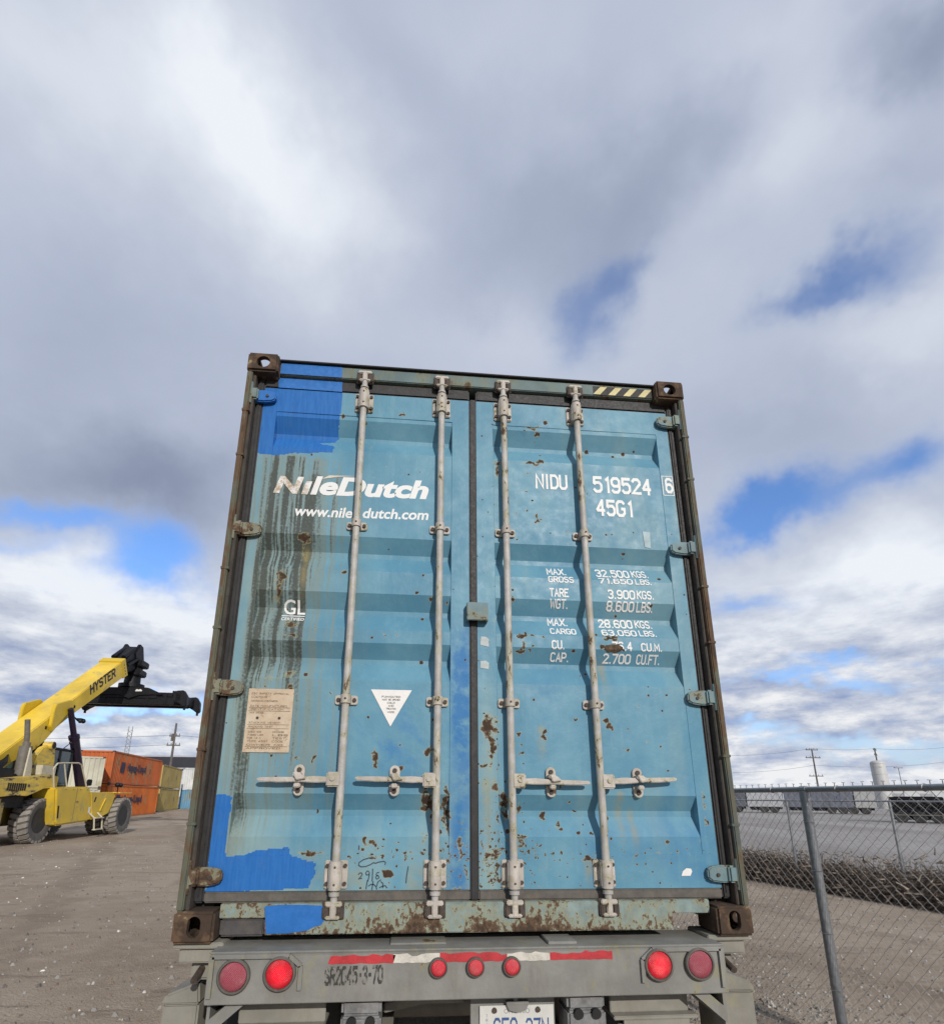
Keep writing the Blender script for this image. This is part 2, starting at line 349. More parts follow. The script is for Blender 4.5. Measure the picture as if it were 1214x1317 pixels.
def _lens(colr, es):
    def f(t, b):
        o = t.obj(); v = t.voro(o, 220); n = t.noise(o, 18, 5, 0.6)
        rib = t.math('MULTIPLY', t.math('SINE', t.math('MULTIPLY', t.xyz(o)[0], 900.0)), t.math('SINE', t.math('MULTIPLY', t.xyz(o)[2], 900.0)))
        c = t.mix(t.step(v, 0.1, 0.6), colr, tuple(min(1, c * 1.35) for c in colr))
        c = t.mix(t.step(n, 0.42, 0.75, 0, 0.35), c, (0.34, 0.22, 0.20))
        setin(t, b, col=c, rough=0.30, spec=0.3, normal=bump(t, rib, 0.002, 0.5), emit=(1.0, 0.006, 0.025), es=(t.math('MULTIPLY', t.attr('glow'), es) if es > 0 else 0.0))
    return f
M_LENS_ON = mat('red_lens_lit', _lens((0.34, 0.008, 0.016), 0.95))
M_LENS_OFF = mat('red_lens', _lens((0.27, 0.055, 0.075), 0.0))
M_LENS_SM = mat('red_marker_lens', _lens((0.52, 0.035, 0.05), 0.0))
M_TYRE = plain('dusty_tyre_rubber', (0.125, 0.118, 0.11), 0.85, 0.2, 5, 0.25, (0.11, 0.10, 0.095), spec=0.2)
M_TYRE_D = plain('tyre_rubber', (0.055, 0.054, 0.053), 0.8, 0.25, 5, 0.25, (0.10, 0.09, 0.08), spec=0.2)
M_LUG = plain('dusty_tyre_lug', (0.30, 0.275, 0.245), 0.9, 0.18, 5, 0.2, (0.2, 0.18, 0.16), spec=0.2)
M_RIM = plain('dirty_rim', (0.035, 0.035, 0.035), 0.7, 0.3, 6, 0.3, (0.09, 0.08, 0.07))
M_MYEL = rusty('machine_yellow', (0.82, 0.565, 0.050), 0.14, 2.2, (1, 1, 0.6), 0.30, 0.42, (0.40, 0.28, 0.07))
M_MRUST = rusty('machine_rusty_yellow', (0.80, 0.555, 0.075), 0.36, 4.2, (0.6, 0.6, 2.2), 0.25, 0.6, (0.32, 0.19, 0.07))
M_MBLK = plain('machine_black', (0.009, 0.009, 0.012), 0.5, 0.35, 3, 0.15, (0.03, 0.03, 0.03), spec=0.2)
M_MCYL = plain('cylinder_dark', (0.018, 0.012, 0.030), 0.35, 0.25, 3)
M_MGREY = plain('exhaust_grey', (0.17, 0.155, 0.13), 0.6, 0.25, 5, 0.3, (0.16, 0.08, 0.04))
M_MWHITE = plain('pale_rail', (0.58, 0.53, 0.40), 0.5, 0.15, 5)
def _glass(t, b):
    o = t.obj(); n = t.noise(o, 3, 4)
    setin(t, b, col=t.mix(n, (0.10, 0.16, 0.18), (0.2, 0.28, 0.30)), rough=0.12, trans=0.75, spec=0.5)
M_GLASS = mat('cab_glass', _glass)

# ------------------------------------------------------------------ mesh builder
class MB:
    def __init__(s): s.v = []; s.f = []; s.m = []
    def face(s, idx, m=0): s.f.append(tuple(idx)); s.m.append(m)
    def add(s, vs, fs, m=0):
        k = len(s.v); s.v.extend([tuple(p) for p in vs])
        for f in fs: s.face([i + k for i in f], m)
    def box(s, x0, x1, y0, y1, z0, z1, m=0, ch=0.0):
        if ch <= 0:
            s.add([(x0, y0, z0), (x1, y0, z0), (x1, y1, z0), (x0, y1, z0), (x0, y0, z1), (x1, y0, z1), (x1, y1, z1), (x0, y1, z1)],
                  [(0, 3, 2, 1), (4, 5, 6, 7), (0, 1, 5, 4), (1, 2, 6, 5), (2, 3, 7, 6), (3, 0, 4, 7)], m)
        else:
            bm = bmesh.new()
            bmesh.ops.create_cube(bm, size=1.0)
            for v in bm.verts:
                v.co = Vector(((x0 + x1) / 2 + v.co.x * (x1 - x0), (y0 + y1) / 2 + v.co.y * (y1 - y0), (z0 + z1) / 2 + v.co.z * (z1 - z0)))
            bmesh.ops.bevel(bm, geom=bm.edges[:], offset=ch, segments=2, affect='EDGES')
            bm.verts.index_update()
            s.add([v.co[:] for v in bm.verts], [[v.index for v in f.verts] for f in bm.faces], m)
            bm.free()
    def prism(s, poly, axis, a, b, m=0, ch=0.0):
        """poly: 2-D outline; axis: 'x' (poly is y,z), 'y' (poly is x,z) or 'z' (poly is x,y); extruded a..b"""
        def P(u, v, w): return {'x': (w, u, v), 'y': (u, w, v), 'z': (u, v, w)}[axis]
        bm = bmesh.new()
        lo = [bm.verts.new(P(u, v, a)) for u, v in poly]; hi = [bm.verts.new(P(u, v, b)) for u, v in poly]
        n = len(poly)
        bm.faces.new(lo[::-1]); bm.faces.new(hi)
        for i in range(n): bm.faces.new((lo[i], lo[(i + 1) % n], hi[(i + 1) % n], hi[i]))
        bmesh.ops.recalc_face_normals(bm, faces=bm.faces[:])
        if ch > 0: bmesh.ops.bevel(bm, geom=bm.edges[:], offset=ch, segments=2, affect='EDGES', clamp_overlap=True)
        bmesh.ops.triangulate(bm, faces=[f for f in bm.faces if len(f.verts) > 4])
        bm.verts.index_update()
        s.add([v.co[:] for v in bm.verts], [[v.index for v in f.verts] for f in bm.faces], m)
        bm.free()
    def cyl(s, p0, p1, r0, r1=None, n=16, m=0, cap=True):
        p0, p1 = Vector(p0), Vector(p1); r1 = r0 if r1 is None else r1
        ax = (p1 - p0).normalized(); up = Vector((0, 0, 1)) if abs(ax.z) < 0.9 else Vector((1, 0, 0))
        e1 = ax.cross(up).normalized(); e2 = ax.cross(e1)
        k = len(s.v)
        for p, r in ((p0, r0), (p1, r1)):
            for i in range(n):
                a = 2 * math.pi * i / n
                s.v.append(tuple(p + e1 * (r * math.cos(a)) + e2 * (r * math.sin(a))))
        for i in range(n):
            j = (i + 1) % n
            s.face((k + i, k + n + i, k + n + j, k + j), m)
        if cap:
            s.face([k + i for i in range(n)], m); s.face([k + n + i for i in reversed(range(n))], m)
    def tube(s, pts, r, n=8, m=0):
        for a, b in zip(pts, pts[1:]): s.cyl(a, b, r, n=n, m=m)
        for p in pts[1:-1]: s.ball(p, r, m)
    def ball(s, p, r, m=0, nu=8, nv=5, sc=(1, 1, 1)):
        k = len(s.v); p = Vector(p)
        s.v.append((p.x, p.y, p.z + r * sc[2]))
        for j in range(1, nv):
            th = math.pi * j / nv
            for i in range(nu):
                a = 2 * math.pi * i / nu
                s.v.append((p.x + r * sc[0] * math.sin(th) * math.cos(a), p.y + r * sc[1] * math.sin(th) * math.sin(a), p.z + r * sc[2] * math.cos(th)))
        s.v.append((p.x, p.y, p.z - r * sc[2])); last = len(s.v) - 1
        for i in range(nu): s.face((k, k + 1 + i, k + 1 + (i + 1) % nu), m)
        for j in range(nv - 2):
            for i in range(nu):
                a = k + 1 + j * nu + i; b = k + 1 + j * nu + (i + 1) % nu
                s.face((a, a + nu, b + nu, b), m)
        for i in range(nu): s.face((last, last - nu + (i + 1) % nu, last - nu + i), m)
    def lathe(s, prof, c, axis='y', n=32, m=0, closed=False):
        """prof: (radius, along) pairs about an axis through c"""
        k = len(s.v); c = Vector(c)
        for r, h in prof:
            for i in range(n):
                a = 2 * math.pi * i / n; u, v = r * math.cos(a), r * math.sin(a)
                d = {'y': (u, h, v), 'x': (h, u, v), 'z': (u, v, h)}[axis]
                s.v.append(tuple(c + Vector(d)))
        for j in range(len(prof) - 1):
            for i in range(n):
                a = k + j * n + i; b = k + j * n + (i + 1) % n
                s.face((a, b, b + n, a + n), m)
        if not closed:
            if prof[0][0] > 1e-6: s.face([k + i for i in reversed(range(n))], m)
            if prof[-1][0] > 1e-6: s.face([k + (len(prof) - 1) * n + i for i in range(n)], m)
    def build(s, name, mats, parent=None, angle=35, smooth=True, recalc=True):
        me = bpy.data.meshes.new(name)
        me.from_pydata(s.v, [], s.f)
        if not isinstance(mats, (list, tuple)): mats = [mats]
        for m in mats: me.materials.append(m)
        me.polygons.foreach_set('material_index', s.m)
        if recalc:
            bm = bmesh.new(); bm.from_mesh(me)
            bmesh.ops.recalc_face_normals(bm, faces=bm.faces[:])
            bm.to_mesh(me); bm.free()
        if smooth:
            me.polygons.foreach_set('use_smooth', [True] * len(me.polygons))
            me.set_sharp_from_angle(angle=rad(angle))
        me.update()
        o = bpy.data.objects.new(name, me); C.objects.link(o)
        if parent is not None: o.parent = parent
        return o
def thing(name, label, cat, loc=(0, 0, 0), rz=0.0, group=None):
    o = bpy.data.objects.new(name, None); C.objects.link(o)
    o.location = loc; o.rotation_euler = (0, 0, rz); o.empty_display_size = 0.2
    return tag(o, label, cat, group)
def tag(o, label, cat, group=None):
    o['label'] = label; o['category'] = cat
    if group: o['group'] = group
    return o
def kind(o, k, label=None, cat=None):
    o['kind'] = k
    if label: o['label'] = label
    if cat: o['category'] = cat
    return o
def copy_tree(o, parent=None):
    c = o.copy(); C.objects.link(c)
    if parent is not None: c.parent = parent
    for ch in list(o.children): copy_tree(ch, c)
    return c

# ------------------------------------------------------------------ lettering
GL = {
 '0': [[(1,0),(0,1),(0,5),(1,6),(3,6),(4,5),(4,1),(3,0),(1,0)]], '1': [[(.9,4.9),(2.2,6),(2.2,0)]],
 '2': [[(0,4.9),(1,6),(3,6),(4,5),(4,4),(0,0),(4,0)]],
 '3': [[(0,5),(1,6),(3,6),(4,5),(4,4),(3,3.1),(1.6,3.1)],[(3,3.1),(4,2.2),(4,1),(3,0),(1,0),(0,1)]],
 '4': [[(3,0),(3,6)],[(2.8,5.8),(0,1.8)],[(0,1.8),(4.2,1.8)]], '5': [[(3.8,6),(.4,6),(.2,3.2)],[(.2,3.2),(1.2,3.8),(3,3.8),(4,2.8),(4,1),(3,0),(1,0),(0,1)]],
 '6': [[(4,5.1),(3,6),(1,6),(0,5),(0,1),(1,0),(3,0),(4,1),(4,2.4)],[(4,2.4),(3,3.4),(1,3.4),(0,2.6)]],
 '7': [[(0,6),(4,6),(1.4,0)]], '8': [[(1,3.1),(0,4),(0,5),(1,6),(3,6),(4,5),(4,4),(3,3.1),(1,3.1)],[(1,3.1),(0,2.2),(0,1),(1,0),(3,0),(4,1),(4,2.2),(3,3.1)]],
 '9': [[(0,.9),(1,0),(3,0),(4,1),(4,5),(3,6),(1,6),(0,5),(0,3.6)],[(0,3.6),(1,2.6),(3,2.6),(4,3.4)]],
 'A': [[(0,0),(2,6),(4,0)],[(.8,2),(3.2,2)]], 'B': [[(0,0),(0,6)],[(0,6),(3,6),(4,5),(4,4),(3,3.1),(0,3.1)],[(3,3.1),(4,2.2),(4,1),(3,0),(0,0)]],
 'C': [[(4,5),(3,6),(1,6),(0,5),(0,1),(1,0),(3,0),(4,1)]], 'D': [[(0,0),(0,6),(2.6,6),(4,4.8),(4,1.2),(2.6,0),(0,0)]],
 'E': [[(4,6),(0,6),(0,0),(4,0)],[(0,3.1),(3.2,3.1)]], 'F': [[(4,6),(0,6),(0,0)],[(0,3.1),(3.2,3.1)]],
 'G': [[(4,5),(3,6),(1,6),(0,5),(0,1),(1,0),(3,0),(4,1),(4,2.8),(2.3,2.8)]], 'H': [[(0,0),(0,6)],[(4,0),(4,6)],[(0,3),(4,3)]],
 'I': [[(1,0),(1,6)]], 'K': [[(0,0),(0,6)],[(4,6),(0,2.6)],[(1.2,3.6),(4,0)]], 'L': [[(0,6),(0,0),(3.6,0)]],
 'M': [[(0,0),(0,6),(2.2,2),(4.4,6),(4.4,0)]], 'N': [[(0,0),(0,6),(4,0),(4,6)]],
 'O': [[(1,0),(0,1),(0,5),(1,6),(3,6),(4,5),(4,1),(3,0),(1,0)]], 'P': [[(0,0),(0,6)],[(0,6),(3,6),(4,5),(4,3.6),(3,2.7),(0,2.7)]],
 'R': [[(0,0),(0,6)],[(0,6),(3,6),(4,5),(4,3.8),(3,2.9),(0,2.9)],[(2,2.9),(4,0)]],
 'S': [[(4,5),(3,6),(1,6),(0,5),(0,4),(1,3.2),(3,2.8),(4,2),(4,1),(3,0),(1,0),(0,1)]], 'T': [[(0,6),(4,6)],[(2,6),(2,0)]],
 'V': [[(0,6),(2,0),(4,6)]], 'U': [[(0,6),(0,1),(1,0),(3,0),(4,1),(4,6)]], 'W': [[(0,6),(1.1,0),(2.5,4.6),(3.9,0),(5,6)]], 'X': [[(0,0),(4,6)],[(0,6),(4,0)]],
 'Y': [[(0,6),(2,2.8),(4,6)],[(2,2.8),(2,0)]], '.': [[(.5,0),(.5,.55)]], '-': [[(.3,3),(2.7,3)]], ' ': [],
}
def glyph_width(ch):
    return {'1': 2.6, 'I': 2.0, '.': 1.0, '-': 3.0, ' ': 2.6, 'M': 4.4, 'W': 5.0}.get(ch, 4.0)
def stroke_text(body, pen=0.85, gap=1.55, shear=0.0):
    """2-D ribbons in a 6-high grid -> (verts, quads, total width)"""
    V, F = [], []; x = 0.0
    for ch in body:
        for li, line in enumerate(GL[ch]):
            closed = line[0] == line[-1]
            P = [Vector((px + shear * py, py)) for px, py in line]
            n = len(P); L, R = [], []
            for i in range(n):
                a = P[i - 1] if i else (P[-2] if closed else None)
                b = P[i + 1] if i < n - 1 else (P[1] if closed else None)
                d1 = (P[i] - a).normalized() if a is not None else None
                d2 = (b - P[i]).normalized() if b is not None else None
                if d1 is None: d1 = d2
                if d2 is None: d2 = d1
                nn = Vector((-(d1.y + d2.y), d1.x + d2.x))
                nn = nn.normalized() if nn.length > 1e-6 else Vector((-d1.y, d1.x))
                w = pen / 2 / max(0.55, nn.dot(Vector((-d1.y, d1.x))))
                q = P[i].copy()
                if not closed and i == 0: q -= d2 * pen * 0.5 * (0.98 if q.y in (0.0, 6.0) else 0.2)
                if not closed and i == n - 1: q += d1 * pen * 0.5 * (0.98 if q.y in (0.0, 6.0) else 0.2)
                L.append(q + nn * w); R.append(q - nn * w)
            k = len(V)
            for l, r in zip(L, R): V += [(l.x + x, l.y, li * 0.0002), (r.x + x, r.y, li * 0.0002)]
            for i in range(n - 1): F.append((k + 2 * i, k + 2 * i + 1, k + 2 * i + 3, k + 2 * i + 2))
        x += glyph_width(ch) + gap
    return V, F, x - gap
_font_cache = {}
def font_text(body, bold=0.0, shear=0.0):
    key = (body, bold, shear)
    if key not in _font_cache:
        cu = bpy.data.curves.new('text', 'FONT'); cu.body = body; cu.offset = bold; cu.shear = shear; cu.resolution_u = 4
        ob = bpy.data.objects.new('text', cu); C.objects.link(ob)
        me = bpy.data.meshes.new_from_object(ob.evaluated_get(bpy.context.evaluated_depsgraph_get()))
        V = [(v.co.x, v.co.y) for v in me.vertices]; F = [tuple(p.vertices) for p in me.polygons]
        bpy.data.objects.remove(ob); bpy.data.curves.remove(cu); bpy.data.meshes.remove(me)
        _font_cache[key] = (V, F)
    return _font_cache[key]
def lay_text(VF, x0, z0, w, h, dz=0.0, cap=None):
    """fit 2-D text into a box w by h with its left base corner at x0, z0"""
    V, F = VF[0], VF[1]
    xs = [v[0] for v in V]; ys = [v[1] for v in V]
    bx, by = min(xs), (0.0 if cap else min(ys)); sx = w / (max(xs) - bx); sy = h / ((cap if cap else max(ys)) - by)
    return [(x0 + (x - bx) * sx, z0 + (y - by) * sy + dz * (x - bx) * sx / w, *r) for x, y, *r in V], F
def decal(name, parts, material, parent, yfun=None, y=0.0, cuts=(), lift=0.0012):
    """flat marks that follow a surface y = yfun(x, z) - lift"""
    bm = bmesh.new()
    for V, F in parts:
        vs = [bm.verts.new((x, -(r[0] if r else 0.0), z)) for x, z, *r in V]
        for f in F:
            try: bm.faces.new([vs[i] for i in f])
            except ValueError: pass
    for zc in cuts:
        bmesh.ops.bisect_plane(bm, geom=bm.verts[:] + bm.edges[:] + bm.faces[:], plane_co=(0, 0, zc), plane_no=(0, 0, 1))
    for v in bm.verts: v.co.y += (yfun(v.co.x, v.co.z) if yfun else y) - lift
    for f in bm.faces:
        f.normal_update()
        if f.normal.y > 0: f.normal_flip()
    me = bpy.data.meshes.new(name); bm.to_mesh(me); bm.free()
    me.materials.append(material)
    o = bpy.data.objects.new(name, me); C.objects.link(o); o.parent = parent
    return o

# ------------------------------------------------------------------ noise on the CPU for placing wear
def vnoise(x, y, seed=0):
    x = np.asarray(x, float); y = np.asarray(y, float)
    xi = np.floor(x).astype(np.int64); yi = np.floor(y).astype(np.int64); fx = x - xi; fy = y - yi
    fx = fx * fx * (3 - 2 * fx); fy = fy * fy * (3 - 2 * fy)
    def h(a, b):
        n = (a * 374761393 + b * 668265263 + seed * 974634777) & 0x7fffffff
        n = ((n ^ (n >> 13)) * 1274126177) & 0x7fffffff
        return ((n ^ (n >> 16)) & 0xffff) / 65535.0
    return (h(xi, yi) * (1 - fx) + h(xi + 1, yi) * fx) * (1 - fy) + (h(xi, yi + 1) * (1 - fx) + h(xi + 1, yi + 1) * fx) * fy
def fbm(x, y, seed=0, o=4):
    s = 0; a = 0.5; tot = 0
    for i in range(o):
        s = s + a * vnoise(np.asarray(x) * 2 ** i, np.asarray(y) * 2 ** i, seed + i); tot += a; a *= 0.5
    return s / tot
def in_poly(x, z, poly):
    ins = np.zeros(x.shape, bool); n = len(poly)
    for i in range(n):
        x1, z1 = poly[i]; x2, z2 = poly[(i + 1) % n]
        if z1 == z2: continue
        c = ((z1 > z) != (z2 > z)) & (x < (x2 - x1) * (z - z1) / (z2 - z1) + x1)
        ins ^= c
    return ins
def sstep(v, a, b):
    t = np.clip((v - a) / (b - a), 0, 1); return t * t * (3 - 2 * t)
# ================================================================== GROUND
def ground_mat(t, b):
    o = t.obj()
    n1 = t.noise(o, 0.35, 7, 0.6, 0.5); n2 = t.noise(o, 3.2, 8, 0.68); n3 = t.noise(o, 28.0, 6, 0.7); n4 = t.noise(t.scale(o, (0.5, 2.4, 1)), 1.3, 6, 0.65, 0.6)
    c = t.mix(t.step(n1, 0.32, 0.68), (0.335, 0.262, 0.195), (0.455, 0.370, 0.285))
    c = t.mix(t.step(n2, 0.40, 0.72, 0, 0.55), c, (0.49, 0.415, 0.33))
    c = t.mix(t.step(n4, 0.54, 0.70, 0, 0.75), c, (0.205, 0.160, 0.120))
    c = t.mix(t.step(n3, 0.48, 0.78, 0, 0.55), c, (0.205, 0.165, 0.130))
    # worn wheel tracks curving away over the yard
    gx, gy, gz = t.xyz(o)
    u = t.math('ADD', t.math('MULTIPLY', gx, 0.92), t.math('MULTIPLY', gy, 0.40))
    u = t.math('ADD', u, t.math('MULTIPLY', n1, 2.6))
    tr_ = t.math('ABSOLUTE', t.math('SUBTRACT', t.math('FRACT', t.math('MULTIPLY', u, 0.40)), 0.5))
    tk_m = t.math('MULTIPLY', t.step(tr_, 0.06, 0.15, 1.0, 0.0), t.step(n2, 0.35, 0.62))
    c = t.mix(t.math('MULTIPLY', tk_m, 0.55), c, (0.215, 0.165, 0.122))
    v = t.voro(o, 55.0, feature='F1')
    c = t.mix(t.step(v, 0.10, 0.22, 0.34, 0.0), c, (0.50, 0.46, 0.41))
    h = t.math('ADD', t.math('MULTIPLY', n2, 1.0), t.math('ADD', t.math('MULTIPLY', n3, 0.5), t.math('MULTIPLY', v, 0.25)))
    setin(t, b, col=c, rough=0.95, spec=0.15, normal=bump(t, h, 0.05, 0.7))
M_GROUND = mat('packed_gravel', ground_mat)
def yard_mat(t, b):
    o = t.obj()
    n1 = t.noise(t.scale(o, (0.5, 0.12, 1)), 0.35, 7, 0.6, 0.6); n2 = t.noise(o, 1.4, 8, 0.68); n3 = t.noise(t.scale(o, (0.1, 0.8, 1)), 0.6, 5, 0.6)
    c = t.mix(t.step(n1, 0.35, 0.65), (0.285, 0.262, 0.24), (0.40, 0.375, 0.35))
    c = t.mix(t.step(n2, 0.45, 0.75, 0, 0.45), c, (0.19, 0.165, 0.145))
    c = t.mix(t.step(n3, 0.55, 0.7, 0, 0.5), c, (0.37, 0.36, 0.36))
    setin(t, b, col=c, rough=0.8, spec=0.3, normal=bump(t, n2, 0.03, 0.5))
M_YARD = mat('worn_yard_surface', yard_mat)

g = MB()
N = 60
for i in range(N + 1):
    for j in range(N + 1):
        g.v.append(((i / N * 2 - 1) * 2500.0, (j / N * 2 - 1) * 2500.0, 0.0))
for i in range(N):
    for j in range(N):
        a = i * (N + 1) + j; g.face((a, a + N + 1, a + N + 2, a + 1))
kind(g.build('ground', M_GROUND, smooth=False), 'structure')
y_ = MB()
y_.add([(5.4, 18.0, 0.004), (10.9, 1.0, 0.004), (240, -30, 0.004), (240, 260, 0.004), (20, 260, 0.004)], [(0, 1, 2, 3, 4)])
kind(y_.build('yard_pavement', M_YARD, smooth=False), 'structure')

def stones(name, label, n, place, sizes, mats, seed, cat):
    r = random.Random(seed); V, F, MI = [], [], []
    for k in range(n):
        x, y = place(r); s = sizes(r); b = len(V); rot = r.random() * 6.28; sx = s * r.uniform(0.7, 1.4); sy = s * r.uniform(0.7, 1.2); sz = s * r.uniform(0.45, 0.9)
        pts = [(1, 0, 0), (0.4, 0.9, 0), (-0.6, 0.8, 0.1), (-1, -0.1, 0), (-0.4, -0.9, 0), (0.6, -0.8, 0.1), (0.35, 0.3, 0.9), (-0.4, 0.15, 1.0), (0.05, -0.45, 0.85)]
        for px, py, pz in pts:
            px *= sx * r.uniform(0.75, 1.2); py *= sy * r.uniform(0.75, 1.2)
            V.append((x + px * math.cos(rot) - py * math.sin(rot), y + px * math.sin(rot) + py * math.cos(rot), pz * sz * 1.2 - (0 if pz > 0.5 else 0.3 * s)))
        for f in ((0, 1, 6), (1, 2, 7), (1, 7, 6), (2, 3, 7), (3, 4, 8), (3, 8, 7), (4, 5, 8), (5, 0, 6), (5, 6, 8), (6, 7, 8)):
            F.append(tuple(b + q for q in f)); MI.append(k % len(mats))
    me = bpy.data.meshes.new(name); me.from_pydata(V, [], F)
    for m in mats: me.materials.append(m)
    me.polygons.foreach_set('material_index', MI)
    o = bpy.data.objects.new(name, me); C.objects.link(o)
    return kind(o, 'stuff', label, cat)
S1 = plain('stone_grey', (0.30, 0.285, 0.265), 0.9, 0.25, 12); S2 = plain('stone_dark', (0.17, 0.155, 0.14), 0.9, 0.25, 12)
S3 = plain('stone_light', (0.46, 0.44, 0.41), 0.85, 0.2, 12); S4 = plain('stone_white', (0.72, 0.69, 0.65), 0.8, 0.15, 12); S5 = plain('stone_brown', (0.22, 0.175, 0.135), 0.9, 0.25, 12)
def p_crushed(r):
    while True:
        x = r.uniform(1.4, 6.5); y = r.uniform(0.0, 8.5)
        e = 2.35 + 0.05 * (y - 2) + 0.35 * math.sin(y * 1.3)
        if r.random() < math.exp(-max(0, x - e - 0.3) * 2.6) * (1.0 if y < 5.5 else 0.35): return x, y
stones('crushed_stone', 'loose grey crushed stone scattered along the trailer and fence', 9000, p_crushed, lambda r: 0.006 + 0.016 * r.random() ** 1.6, [S1, S2, S1, S1, S5, S3], 3, 'gravel')
def p_left(r):
    d = 2.0 + 22 * r.random() ** 1.7; a = r.uniform(-0.95, -0.12)
    return -0.3 + d * math.tan(a) * 0.95, -2.4 + d
stones('dirt_clods', 'small brown clods and stones over the open yard', 5200, p_left, lambda r: r.uniform(0.006, 0.022) * (0.6 + r.random()), [S5, S1, S2], 5, 'gravel')
stones('pale_pebbles', 'pale pebbles sprinkled over the open yard', 420, p_left, lambda r: 0.008 + 0.022 * r.random() ** 2.2, [S4, S3, S3], 8, 'pebbles')
def p_right(r):
    return r.uniform(3.0, 9.0), r.uniform(0.5, 9.0)
stones('yard_stones', 'small stones over the strip of gravel beyond the mesh fence', 3500, p_right, lambda r: r.uniform(0.006, 0.018), [S1, S2, S5, S3], 12, 'gravel')

# ================================================================== SHIPPING CONTAINER
ZB = 1.1
HW, HT = 1.219, 2.892
box = thing('shipping_container', 'weathered light blue high shipping container with fresh blue paint patches, riding on a grey trailer', 'shipping container', (0, 0, 0))
Z0, Z1 = ZB, ZB + HT
TROUGHS = [(3.650, 0.082), (2.953, 0.076), (2.646, 0.078), (2.390, 0.074), (1.683, 0.070)]   # top edge, height of the slope in
DEPTH, FLAT = 0.043, 0.026
YD = 0.070
DOORS = {-1: (-1.131, -0.014, -1.058, -0.106), 1: (0.026, 1.131, 0.118, 1.060)}              # outer x0 x1, pressed panel x0 x1
PZ0, PZ1 = 1.424, 3.676
DZ0, DZ1 = 1.283, 3.822
def trough_depth(z):
    z = np.asarray(z, float); d = np.zeros_like(z)
    for zt, hin in TROUGHS:
        a, b, c = zt - hin, zt - hin - FLAT, zt - hin - FLAT - 0.086
        d = np.maximum(d, np.interp(z, [c, b, a, zt], [0, DEPTH, DEPTH, 0], left=0, right=0))
    return d
def door_y(x, z):
    x0, x1, px0, px1 = DOORS[-1 if x < 0.006 else 1]
    if px0 < x < px1 and PZ0 < z < PZ1: return YD + 0.003 + float(trough_depth(z))
    return YD
CUTS = sorted({v for zt, h in TROUGHS for v in (zt, zt - h, zt - h - FLAT, zt - h - FLAT - 0.086)})

PATCH_A = [(-1.166, 3.739), (-1.167, 3.836), (-1.083, 3.859), (-0.717, 3.841), (-0.716, 3.719), (-0.726, 3.556), (-0.746, 3.526), (-0.824, 3.512), (-0.755, 3.495), (-0.741, 3.482), (-0.746, 3.443), (-0.971, 3.421), (-1.040, 3.404), (-1.111, 3.406), (-1.157, 3.435), (-1.165, 3.486), (-1.165, 3.618), (-1.175, 3.657)]
PATCH_B = [(-1.152, 1.670), (-1.112, 1.678), (-1.064, 1.666), (-1.067, 1.559), (-1.061, 1.421), (-0.986, 1.425), (-0.937, 1.445), (-0.800, 1.457), (-0.792, 1.425), (-0.760, 1.415), (-0.687, 1.395), (-0.688, 1.342), (-0.710, 1.294), (-0.970, 1.281), (-1.138, 1.273), (-1.113, 1.315), (-1.135, 1.411), (-1.142, 1.509), (-1.154, 1.559), (-1.152, 1.630)]
PATCH_C = [(-0.872, 1.230), (-0.819, 1.235), (-0.730, 1.235), (-0.631, 1.230), (-0.624, 1.176), (-0.639, 1.156), (-0.664, 1.151), (-0.692, 1.137), (-0.770, 1.127), (-0.858, 1.126)]
